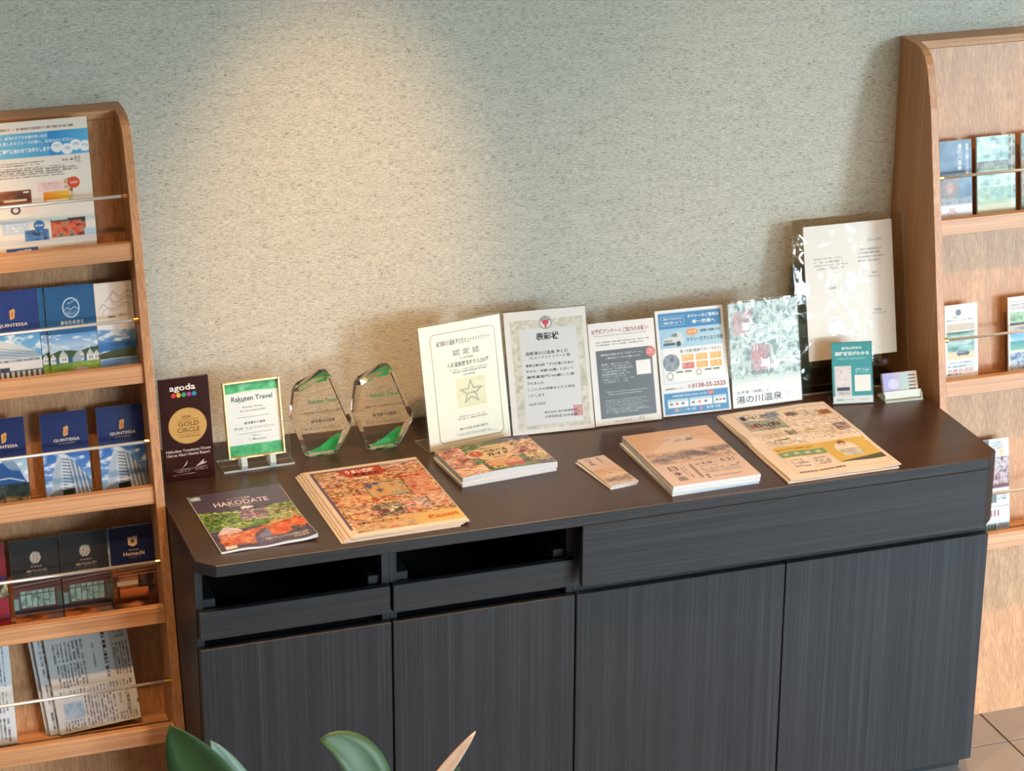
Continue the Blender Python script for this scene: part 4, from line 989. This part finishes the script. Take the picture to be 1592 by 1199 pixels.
# crystal awards
M_CRYS = glass('crystal', (.99, .99, .985)); M_CRYSG = plain('green_enamel', (34, 176, 84), .3)
OUT = [(.012, .206), (.0275, .1945), (.0755, .070), (.0367, 0), (-.037, 0), (-.069, .099), (-.058, .1725)]
def crystal(label, cx, cy, rz):
    t = thing('crystal_award', label, 'award', (cx, cy, H + .0004), (0, 0, math.radians(rz)), 'crystal awards')
    th = .038
    MB().prism(OUT, 'y', 0, th, .0085, 1).build('crystal_body', M_CRYS, t)
    MB().prism([(-.052, .168), (-.046, .152), (-.010, .172), (.020, .174), (.024, .190), (.0115, .199)], 'y', th + .0003, th + .0013).build('green_top_facet', M_CRYSG, t)
    MB().prism([(-.030, .004), (.000, .016), (.020, .030), (.040, .044), (.052, .044), (.034, .005)], 'y', th + .0003, th + .0013).build('green_foot_facet', M_CRYSG, t)
    p = Print(.11, .10); p.bare = True
    p.text('Rakuten Travel', .50, .24, .10, (30, 130, 84), w=.60, bold=.01); p.text('Rakuten Travel Award 2021', .50, .50, .055, (60, 60, 60), w=.80); p.text('函館湯の川温泉', .50, .72, .085, (48, 48, 50), w=.50, bold=.01); p.text('海と灯／ヒューイットリゾート', .48, .90, .08, (56, 56, 58), w=.74)
    p.emit('lettering', t, 'up', org=(.003, 0, .062))
    return t
crystal('clear crystal award with green corners beside the framed certificate', -.441, -.163, -.5)
crystal('clear crystal award with green corners beside the cream certificate', -.2985, -.169, -.5)

# ------------------------------------------------------------------ things lying on the worktop
def lying(name, label, cat, cx, cy, rz, z, w_, h_, t, pr, warp=None, group=None, body=M_PAPER, mat=None, side=None, part='pages', wb=0.0):
    o = thing(name, label, cat, (cx, cy, z), (0, 0, math.radians(rz)), group)
    slab(part, w_, h_, t, body, o, warp, side=side, wb=wb)
    if pr is not None: pr.emit('cover_print', o, 'flat', mat, org=(0, 0, t), warp=warp)
    return o
Z0 = H + .0004
# city magazine
Mg = Print(.208, .295, (70, 62, 86), (800, 520))
Mg.grad(0, 0, 1, .40, (66, 56, 84), (84, 84, 112), 'x'); Mg.rect(.01, .02, .12, .085, (150, 196, 200)).blot(.02, .03, .11, .075, [(120, 180, 160), (220, 236, 236)], .006)
Mg.blot(0, .32, 1, .66, [(52, 80, 34), (96, 140, 50), (150, 176, 84), (70, 96, 44)], .014, 1, 1.6); Mg.poly([(0, .30), (.25, .34), (.42, .36), (.55, .38), (.72, .35), (.86, .30), (1, .24), (1, 0), (0, 0)], (78, 70, 98)); Mg.grad(0, .0, 1, .30, (70, 60, 88), (88, 86, 114), 'x'); Mg.rect(.01, .02, .12, .085, (150, 196, 200)).blot(.02, .03, .11, .075, [(120, 180, 160), (220, 236, 236)], .006)
Mg.blot(.40, .36, .72, .52, [(120, 90, 130), (180, 150, 160), (90, 80, 110), (200, 170, 120)], .007); Mg.blot(.7, .38, 1, .60, [(60, 84, 36), (196, 170, 110), (110, 140, 60), (226, 214, 190)], .01)
Mg.text('とくべつな函館', .50, .14, .035, (226, 216, 226), w=.24); Mg.text('HAKODATE', .50, .21, .075, (238, 228, 234), w=.58); Mg.text('GOURMET GUIDE', .47, .265, .022, (206, 196, 210), w=.24); Mg.poly([(.46, .30), (.50, .285), (.58, .30), (.60, .315), (.54, .34), (.50, .33), (.47, .35)], (238, 232, 234)); Mg.text('北海道・函館を楽しむ本', .58, .535, .025, (236, 226, 216), w=.38)
Mg.poly([(.06, .72), (.17, .60), (.30, .64), (.34, .70), (.16, .76)], (214, 196, 214)); Mg.poly([(.04, .84), (.30, .72), (.62, .655), (.44, .78), (.34, .92), (.10, .95)], (206, 96, 52)); Mg.blot(.06, .72, .42, .94, [(170, 60, 34), (226, 120, 70), (240, 176, 130)], .012, .75); Mg.poly([(.60, .66), (.68, .60), (.94, .60), (.82, .68), (.66, .72)], (190, 160, 80)); Mg.poly([(.64, .66), (.90, .61), (.84, .66), (.70, .70)], (206, 56, 36)); Mg.poly([(.50, .80), (.66, .70), (.86, .66), (.94, .57), (1, .66), (1, .76), (.86, .78), (.72, .86), (.52, .84)], (232, 92, 32)); Mg.blot(.56, .66, .96, .80, [(206, 60, 24), (240, 120, 50), (250, 170, 90)], .014, .6); Mg.ell(.86, .775, .05, .025, (70, 66, 60))
Mg.grad(.40, .86, 1, 1, (96, 84, 130), (60, 60, 80), 'x'); Mg.poly([(.40, .86), (.60, .72), (.60, .86)], (120, 120, 160)); Mg.text('函館のおいしいもの大集合 2025', .72, .895, .04, (232, 226, 230), w=.44); Mg.text('北の味覚', .86, .94, .034, (232, 226, 230), w=.16); Mg.rect(.06, .93, .18, .985, (226, 226, 224))
Mg.speck(0, .32, 1, .60, .30, .004).speck(0, .6, 1, .95, .16, .004)
Mg.tone(.12)
wm = lambda x, y: .010 * np.clip((x - .55) / .45, 0, 1) ** 2 * np.clip((y - .45) / .55, 0, 1) ** 1.5 + .003 * np.clip((y - .8) / .2, 0, 1) * np.sin(x * 7) ** 2
lying('city_magazine', 'glossy city magazine with purple sky and orange seafood cover', 'magazine', -.6732, -.4407, 1.7, Z0, .21, .297, .004, Mg, wm, side=M_EDGE, wb=.6)
# food tabloids
Tb = Print(.262, .362, (222, 196, 160), (800, 520))
Tb.rect(0, 0, 1, 1, (226, 204, 172)).rect(.04, .03, 1, .055, (110, 84, 120)).rect(.035, .03, .06, .90, (96, 80, 120))
Tb.blot(.06, .05, 1, .86, [(206, 84, 40), (226, 160, 70), (214, 130, 90), (236, 206, 150), (180, 70, 50), (226, 190, 120)], .016, 1, 1.8)
Tb.blot(.06, .10, .30, .22, [(226, 206, 180), (170, 160, 170), (214, 150, 110)], .008, .85, 2); Tb.blot(.66, .03, 1, .12, [(150, 120, 150), (226, 206, 190)], .008, .8, 2)
Tb.blot(.06, .05, 1, .86, [(236, 210, 170), (206, 60, 40), (240, 200, 90), (120, 70, 50), (230, 120, 60), (240, 226, 200)], .007, .6, 2.2).speck(.06, .05, 1, .86, .30, .0035, 2)
Tb.poly([(.26, .05), (.64, .04), (.68, .14), (.60, .17), (.34, .17)], (206, 62, 36)); Tb.text('うまい函館', .46, .085, .055, (250, 232, 210), w=.26, bold=.03); Tb.text('味めぐり', .50, .14, .05, (60, 40, 36), w=.22, bold=.03); Tb.text('食べ歩き特集', .40, .19, .03, (240, 226, 206), w=.2, bold=.02)
Tb.rect(.40, .285, .74, .50, (206, 160, 90)).blot(.40, .285, .74, .50, [(60, 80, 140), (226, 150, 60), (210, 180, 120), (130, 80, 60)], .018).frame(.40, .285, .74, .50, .0016, (60, 50, 60)); Tb.text('海鮮', .48, .315, .035, (60, 90, 160), w=.14, bold=.03); Tb.rect(.58, .455, .72, .49, (150, 170, 140))
Tb.blot(.76, .22, .98, .56, [(190, 56, 44), (236, 170, 120), (226, 120, 70), (200, 150, 130)], .016, .9, 1.6); Tb.text('人気の逸品', .80, .255, .035, (190, 40, 44), w=.24, bold=.03)
Tb.rect(.10, .36, .30, .385, (230, 190, 80)); Tb.text('ご当地グルメ大特集', .19, .372, .018, (50, 36, 30), w=.18, bold=.02); Tb.blot(.10, .43, .38, .55, [(200, 66, 36), (240, 196, 130), (226, 120, 60)], .014); Tb.text('えび・かに・うに', .42, .525, .035, (206, 60, 40), w=.34, bold=.03)
for k, (x0, x1, y0) in enumerate(((.08, .33, .62), (.34, .58, .60), (.60, .82, .575), (.83, 1.0, .56))):
    Tb.rect(x0, y0, x1, y0 + .18, (226, 196, 160)); Tb.blot(x0 + .01, y0 + .01, x1 - .01, y0 + .17, [[(214, 110, 60), (226, 180, 110), (190, 70, 60)], [(170, 60, 50), (90, 80, 60), (226, 190, 150)], [(206, 50, 40), (226, 170, 120), (120, 110, 170)], [(206, 90, 70), (226, 180, 140)]][k], .014); Tb.frame(x0, y0, x1, y0 + .18, .0014, (70, 60, 70)); Tb.rows(x0 + .1, y0 + .03, x1 - .02, y0 + .10, 4, (250, 236, 214), .8)
Tb.speck(.06, .56, 1, .80, .22, .0035, 2)
Tb.grad(.08, .80, 1, .95, (222, 160, 110), (232, 196, 90), 'x').blot(.08, .84, .60, .95, [(206, 90, 50), (226, 190, 130), (120, 96, 60)], .01, .9, 2); Tb.text('お得なクーポン付き', .30, .83, .03, (60, 44, 40), w=.36, bold=.02); Tb.text('税込500円', .84, .875, .055, (200, 90, 30), w=.26, bold=.02); Tb.rect(.03, .955, 1, 1, (232, 220, 204)).rect(0, 0, .035, 1, (228, 206, 174)).rect(0, 0, 1, .03, (228, 206, 174))
Tb.tone(.30)
for k, (dx, dy, rz, lb) in enumerate(((-.020, -.004, 1.0, 'bottom food tabloid of the flat pile beside the magazine'), (-.014, -.001, 1.4, 'second lowest food tabloid of the flat pile beside the magazine'), (-.008, .001, 1.0, 'food tabloid directly under the top one of the flat pile'), (.0, .0, 1.6, 'top food tabloid with busy red and orange printed front'))):
    lying('food_tabloid', lb, 'tabloid', -.3735 + dx, -.433 + dy, rz, Z0 + k * .0021, .266, .366, .0018, Tb if k == 3 else None, group='food tabloids in the flat pile', body=M_TAN, mat=M_INKM)
# food guide booklets
Fg = Print(.228, .166, (110, 120, 70), (800, 520))
Fg.rect(0, 0, 1, 1, (106, 124, 72)); Fg.poly([(.62, 0), (1, 0), (1, 1), (.86, 1), (.70, .45)], (96, 90, 120)); Fg.blot(.66, .10, 1, .60, [(150, 70, 50), (206, 120, 80), (226, 190, 150), (110, 90, 80)], .014); Fg.blot(.78, .58, 1, .86, [(206, 170, 90), (226, 200, 120), (110, 80, 90)], .012)
Fg.blot(0, .05, .24, .95, [(120, 56, 44), (206, 110, 84), (226, 170, 140), (110, 110, 90)], .014, 1, 2); Fg.blot(0, .72, .30, 1, [(206, 84, 50), (236, 160, 120), (226, 200, 170)], .012, 1, 2)
Fg.speck(0, 0, 1, 1, .28, .004, 1.8)
for x, y, rx, ry in ((.38, .36, .12, .14), (.52, .36, .14, .22), (.62, .30, .12, .16), (.50, .52, .18, .14), (.30, .40, .08, .10)): Fg.ell(x, y, rx, ry, (232, 196, 130))
Fg.ell(.33, .37, .07, .10, (216, 62, 34)); Fg.text('食', .33, .37, .12, (250, 220, 180), w=.06, bold=.03); Fg.text('函館を食べつくす', .52, .235, .06, (110, 80, 60), w=.22); Fg.text('べちゃる', .54, .34, .10, (70, 60, 50), w=.26, bold=.04); Fg.text('ガイド', .54, .46, .12, (66, 60, 50), w=.24, bold=.05); Fg.text('2024-25', .52, .575, .05, (90, 90, 60), w=.14)
Fg.rect(.34, .64, .70, .84, (226, 130, 84)).blot(.34, .64, .70, .84, [(206, 70, 50), (240, 180, 110), (226, 150, 90)], .008, .9, 2); Fg.rect(.36, .84, .50, .93, (232, 190, 60)); Fg.text('無料', .43, .885, .05, (60, 50, 30), w=.08, bold=.03); Fg.rect(.51, .82, .70, .93, (206, 80, 60))
Fg.tone(.28)
wf_ = lambda x, y: .0045 * np.sin(np.clip(x, 0, 1) * math.pi) * (.4 + .6 * y)
for k, (dx, dy, rz, lb) in enumerate(((-.003, -.003, 5.5, 'lowest food guide booklet in the small stack before the cream certificate'), (.001, .001, 4.2, 'middle food guide booklet in the small stack before the cream certificate'), (.0, .0, 5.0, 'top food guide booklet with red disc and cream title clouds'))):
    lying('food_guide', lb, 'booklet', -.0825 + dx, -.3275 + dy, rz, Z0 + k * .0071, .230, .168, .0068, Fg if k == 2 else None, wf_, group='food guides in the small stack', side=M_EDGE, wb=float(k > 0))
# exhibition tickets and art leaflets
def fuji(p, y0, y1):
    sc = y1 - y0
    p.grad(0, y0, 1, y1, (222, 160, 104), (214, 176, 150)); p.blot(0, y0, 1, y1, [(206, 150, 104), (226, 176, 120), (214, 166, 130)], .02, .5, 4)
    p.poly([(.10, y0 + .62 * sc), (.36, y0 + .34 * sc), (.50, y0 + .20 * sc), (.62, y0 + .19 * sc), (.78, y0 + .36 * sc), (1, y0 + .55 * sc), (.6, y0 + .60 * sc)], (222, 188, 156))
    p.blot(.40, y0 + .19 * sc, .72, y0 + .36 * sc, [(84, 72, 88), (226, 206, 190), (150, 120, 120)], .012, .75, 2)
    for x, y, rx in ((.16, .84, .16), (.34, .80, .14), (.52, .72, .16), (.64, .78, .12), (.84, .70, .10), (.95, .68, .07)):
        p.ell(x, y0 + y * sc, rx, .075 * sc, (74, 60, 80), .95, .6)
    p.blot(.03, y0 + .62 * sc, .97, y0 + .95 * sc, [(214, 176, 150), (96, 80, 96), (222, 190, 166), (150, 122, 122)], .012, .55, 2)
Ar = Print(.208, .298, (214, 178, 166), (800, 520)); fuji(Ar, 0, .64); Ar.grad(0, .62, 1, 1, (212, 180, 166), (220, 188, 176)); VK = (96, 78, 78)
Ar.text('日', .17, .705, .075, VK, w=.10); Ar.text('本', .17, .80, .075, VK, w=.10); Ar.text('画', .17, .895, .075, VK, w=.10); Ar.rows(.25, .68, .33, .93, 2, (150, 120, 120), .8, vert=True); Ar.rect(.37, .66, .41, .92, (150, 124, 120)); Ar.text('2025', .47, .68, .025, VK, w=.06); Ar.text('4.18', .58, .675, .05, VK, w=.12); Ar.text('→', .67, .68, .02, VK, w=.05); Ar.text('6.21', .83, .66, .055, VK, w=.16)
Ar.rows(.47, .72, .74, .735, 1, VK, .6, fill=1); Ar.rows(.46, .77, .90, .86, 3, VK, .6, ragged=.1); Ar.ell(.90, .755, .018, .013, (120, 90, 100)); Ar.ell(.46, .885, .022, .016, (110, 84, 96)); Ar.ell(.46, .925, .022, .016, (170, 90, 96)); Ar.rows(.52, .905, .90, .935, 2, VK, .7)
Ar.tone(.38)
for k, (dx, dy, rz, lb) in enumerate(((-.004, .002, 1.6, 'lowest art leaflet bundle of the thick stack'), (-.001, -.001, .5, 'middle art leaflet bundle of the thick stack'), (.0, .0, .9, 'top art leaflet with a pale mountain and ink trees'))):
    lying('art_leaflet', lb, 'leaflet', .3351 + dx, -.4642 + dy, rz, Z0 + k * .0079, .210, .300, .0076, Ar if k == 2 else None, group='art leaflets in the thick stack', side=M_EDGE)
Tk = Print(.066, .160, (214, 182, 166), (800, 520)); fuji(Tk, .42, .92); Tk.grad(0, 0, 1, .42, (216, 186, 170), (212, 180, 164)); Tk.text('日', .28, .08, .06, VK, w=.2); Tk.text('本', .28, .16, .06, VK, w=.2); Tk.text('画', .28, .24, .06, VK, w=.2); Tk.rect(.62, .04, .70, .22, (150, 124, 120)); Tk.rows(.5, .26, .9, .36, 3, (190, 110, 150), .7); Tk.rect(.05, .44, .40, .54, (214, 160, 84)); Tk.rect(0, .91, 1, 1, (196, 182, 182)); Tk.rows(.1, .925, .9, .985, 2, (140, 124, 130), .7)
Tk.tone(.38)
for k, (dx, dy, rz, lb) in enumerate(((-.004, -.001, 8.5, 'lowest slim exhibition leaflet of the narrow stack'), (-.001, .001, 7.4, 'middle slim exhibition leaflet of the narrow stack'), (.0, .0, 8.0, 'top slim exhibition leaflet of the narrow stack'))):
    lying('slim_leaflet', lb, 'leaflet', .140 + dx, -.4535 + dy, rz, Z0 + k * .0027, .068, .162, .0025, Tk if k == 2 else None, group='slim leaflets in the narrow stack', side=M_EDGE)
# free newspapers
Nw = Print(.272, .398, (222, 206, 186), (800, 520)); LN = (130, 116, 110)
Nw.frame(.10, .04, .97, .94, .0008, LN); Nw.rect(.11, .06, .47, .30, (150, 166, 170)).rect(.12, .07, .34, .15, (226, 214, 198)).rect(.40, .05, .50, .12, (120, 150, 176)); Nw.blot(.11, .15, .47, .30, [(120, 140, 160), (150, 170, 140), (180, 160, 160)], .012, .8); Nw.rect(.13, .08, .18, .14, (80, 90, 160)); Nw.text('青いはこだて', .27, .105, .055, (60, 60, 80), w=.26, bold=.02); Nw.text('をもっと知る', .31, .22, .06, (56, 50, 60), w=.24, bold=.03); Nw.ell(.17, .235, .03, .022, (206, 84, 60)); Nw.rows(.2, .255, .42, .285, 2, (190, 80, 80), .8)
Nw.frame(.50, .05, .97, .27, .0008, LN).rows(.68, .08, .84, .22, 8, LN, .6, vert=True).blot(.55, .09, .66, .15, [(120, 90, 80), (170, 150, 140)], .01).blot(.84, .11, .96, .18, [(150, 96, 50), (206, 150, 90)], .01); Nw.frame(.50, .30, .97, .50, .0008, LN).blot(.56, .36, .66, .42, [(180, 140, 90), (206, 180, 140)], .01).blot(.84, .33, .96, .44, [(70, 64, 80), (190, 160, 160), (110, 90, 100)], .01).rows(.68, .34, .82, .47, 7, LN, .6, vert=True)
Nw.frame(.13, .33, .48, .55, .0008, LN).blot(.38, .35, .47, .43, [(110, 104, 96), (170, 160, 150)], .012).rows(.15, .36, .36, .44, 8, LN, .6, vert=True).text('はこだて市場通信', .25, .475, .018, (60, 56, 60), w=.2, bold=.02).rows(.15, .49, .46, .54, 3, LN, .7)
Nw.speck(.11, .05, .97, .55, .16, .003, 2)
Nw.rect(.12, .565, .97, .87, (222, 184, 72)); Nw.text('地域のくらしを応援します', .30, .605, .025, (170, 120, 40), w=.34, bold=.02); Nw.rect(.12, .64, .54, .71, (104, 150, 110))
for k in range(4): Nw.rect(.13 + k * .10, .65, .22 + k * .10, .70, (120, 166, 126)).text('健康相談'[k], .175 + k * .10, .675, .03, (226, 236, 220))
Nw.ell(.73, .70, .10, .10, (226, 214, 206)).ell(.73, .615, .035, .035, (150, 96, 60)).ell(.73, .64, .026, .025, (226, 186, 156)).blot(.64, .70, .84, .80, [(206, 206, 196), (150, 180, 170), (190, 120, 110)], .014, .7).poly([(.56, .86), (.97, .80), (.97, .87), (.56, .87)], (90, 90, 70))
Nw.rect(.12, .72, .54, .90, (226, 210, 196)).frame(.13, .73, .33, .88, .0006, (150, 90, 100)).frame(.34, .73, .53, .88, .0006, (150, 90, 100)).rows(.15, .75, .31, .86, 5, (90, 80, 90), .8).rows(.36, .75, .51, .86, 5, (90, 80, 90), .8); Nw.text('函館情報局 地域新聞 編集室', .34, .925, .022, (90, 84, 88), w=.42)
Nw.tone(.30)
wn = lambda x, y: .0035 * np.exp(-((y - .40 - .12 * x) / .06) ** 2) * (1 - .5 * x) + .002 * np.sin(x * 6 + y * 5) ** 2
for k, (dx, dy, rz, lb) in enumerate(((-.006, -.003, .3, 'lowest free newspaper of the flat newspaper pile'), (-.003, .002, 1.0, 'middle free newspaper of the flat newspaper pile'), (.0, .0, .6, 'top free newspaper with a yellow advertisement block'))):
    lying('free_newspaper', lb, 'newspaper', .6425 + dx, -.429 + dy, rz, Z0 + k * .0022, .274, .400, .0018, Nw if k == 2 else None, wn, group='free newspapers in the flat pile', body=M_TAN, mat=M_INKM, wb=float(k > 0))

# ------------------------------------------------------------------ potted plant in the foreground
M_LEAF = plain('rubber_leaf', (46, 78, 36), .5, bscale=12, var=.35)
M_LEAFU = plain('rubber_leaf_blue', (84, 112, 98), .5, bscale=12, var=.2)
M_LEAFR = plain('rubber_leaf_young', (206, 184, 164), .4, bscale=40, var=.3)
M_STEM = plain('plant_stem', (84, 74, 50), .7); M_POT = plain('glazed_pot', (70, 66, 64), .3); M_SOIL = plain('soil', (50, 38, 30), .95, bump=.4, bscale=60)
pl = thing('potted_plant', 'leafy green rubber plant in a pot before the sideboard', 'plant', (-.83, -1.62, 0))
MB().lathe([(.001, .004), (.11, .004), (.115, .01), (.15, .30), (.155, .32), (.145, .32), (.138, .29)]).build('pot', M_POT, pl, True)
MB().lathe([(.001, .285), (.138, .285)]).build('soil', M_SOIL, pl)
def leaf(base, mid, tip, wd, nrm, mat, fold=.25, n=12):
    """base, mid, tip are world points; one blade with a folded midrib and its stalk"""
    o0 = Vector((-.83, -1.62, 0)); b, m, t = [Vector(p) - o0 for p in (base, mid, tip)]
    nrm = Vector(nrm).normalized(); bm = bmesh.new(); rows_ = []
    for i in range(n + 1):
        q = i / n; c = b * (1 - q) ** 2 + m * 2 * q * (1 - q) + t * q * q
        d = ((m - b) * (1 - q) + (t - m) * q).normalized(); s_ = d.cross(nrm).normalized(); nn = s_.cross(d)
        hw = wd / 2 * (math.sin(math.pi * min(1, q ** .8 * .98 + .02)) ** .75) + .0006
        rows_.append([bm.verts.new(c + s_ * hw * k + nn * abs(k) * hw * fold) for k in (-1, -.5, 0, .5, 1)])
    for a, c in zip(rows_, rows_[1:]):
        for k in range(4): bm.faces.new((a[k], a[k + 1], c[k + 1], c[k]))
    bmesh.ops.recalc_face_normals(bm, faces=bm.faces[:])
    bmesh.ops.solidify(bm, geom=bm.faces[:], thickness=.0012)
    me = bpy.data.meshes.new('leaf'); bm.to_mesh(me); bm.free(); me.materials.append(mat)
    for p in me.polygons: p.use_smooth = True
    o = bpy.data.objects.new('leaf', me); COL.objects.link(o); o.parent = pl
    return b
LV = [((-.965, -1.62, .80), (-1.03, -1.60, .93), (-1.086, -1.60, 1.037), .118, (-.55, -1, .35), M_LEAF),
      ((-.93, -1.58, .78), (-.965, -1.56, .88), (-1.010, -1.56, .972), .055, (.3, -1, .3), M_LEAFU),
      ((-.722, -1.62, .80), (-.748, -1.60, .945), (-.828, -1.60, .962), .078, (.1, -1, .6), M_LEAF),
      ((-.66, -1.60, .79), (-.60, -1.60, .86), (-.546, -1.60, .928), .022, (-.6, -1, .3), M_LEAFR),
      ((-.66, -1.62, .72), (-.62, -1.62, .80), (-.575, -1.60, .862), .04, (-.2, -1, .5), M_LEAF),
      ((-.80, -1.66, .62), (-.90, -1.72, .66), (-.98, -1.80, .62), .09, (0, -.3, 1), M_LEAF),
      ((-.82, -1.58, .55), (-.72, -1.52, .62), (-.62, -1.50, .58), .09, (0, -.2, 1), M_LEAF)]
stm = MB()
stm.tube([(0, 0, .27), (.01, .01, .45), (-.01, 0, .62), (.0, .005, .74)], [.012, .010, .008, .006], 8)
for l in LV:
    b = leaf(*l)
    stm.tube([(0, 0, max(.3, b.z - .18)), (b.x * .5, b.y * .5, b.z - .07), tuple(b)], [.006, .004, .003], 6)
stm.build('stem', M_STEM, pl, True)
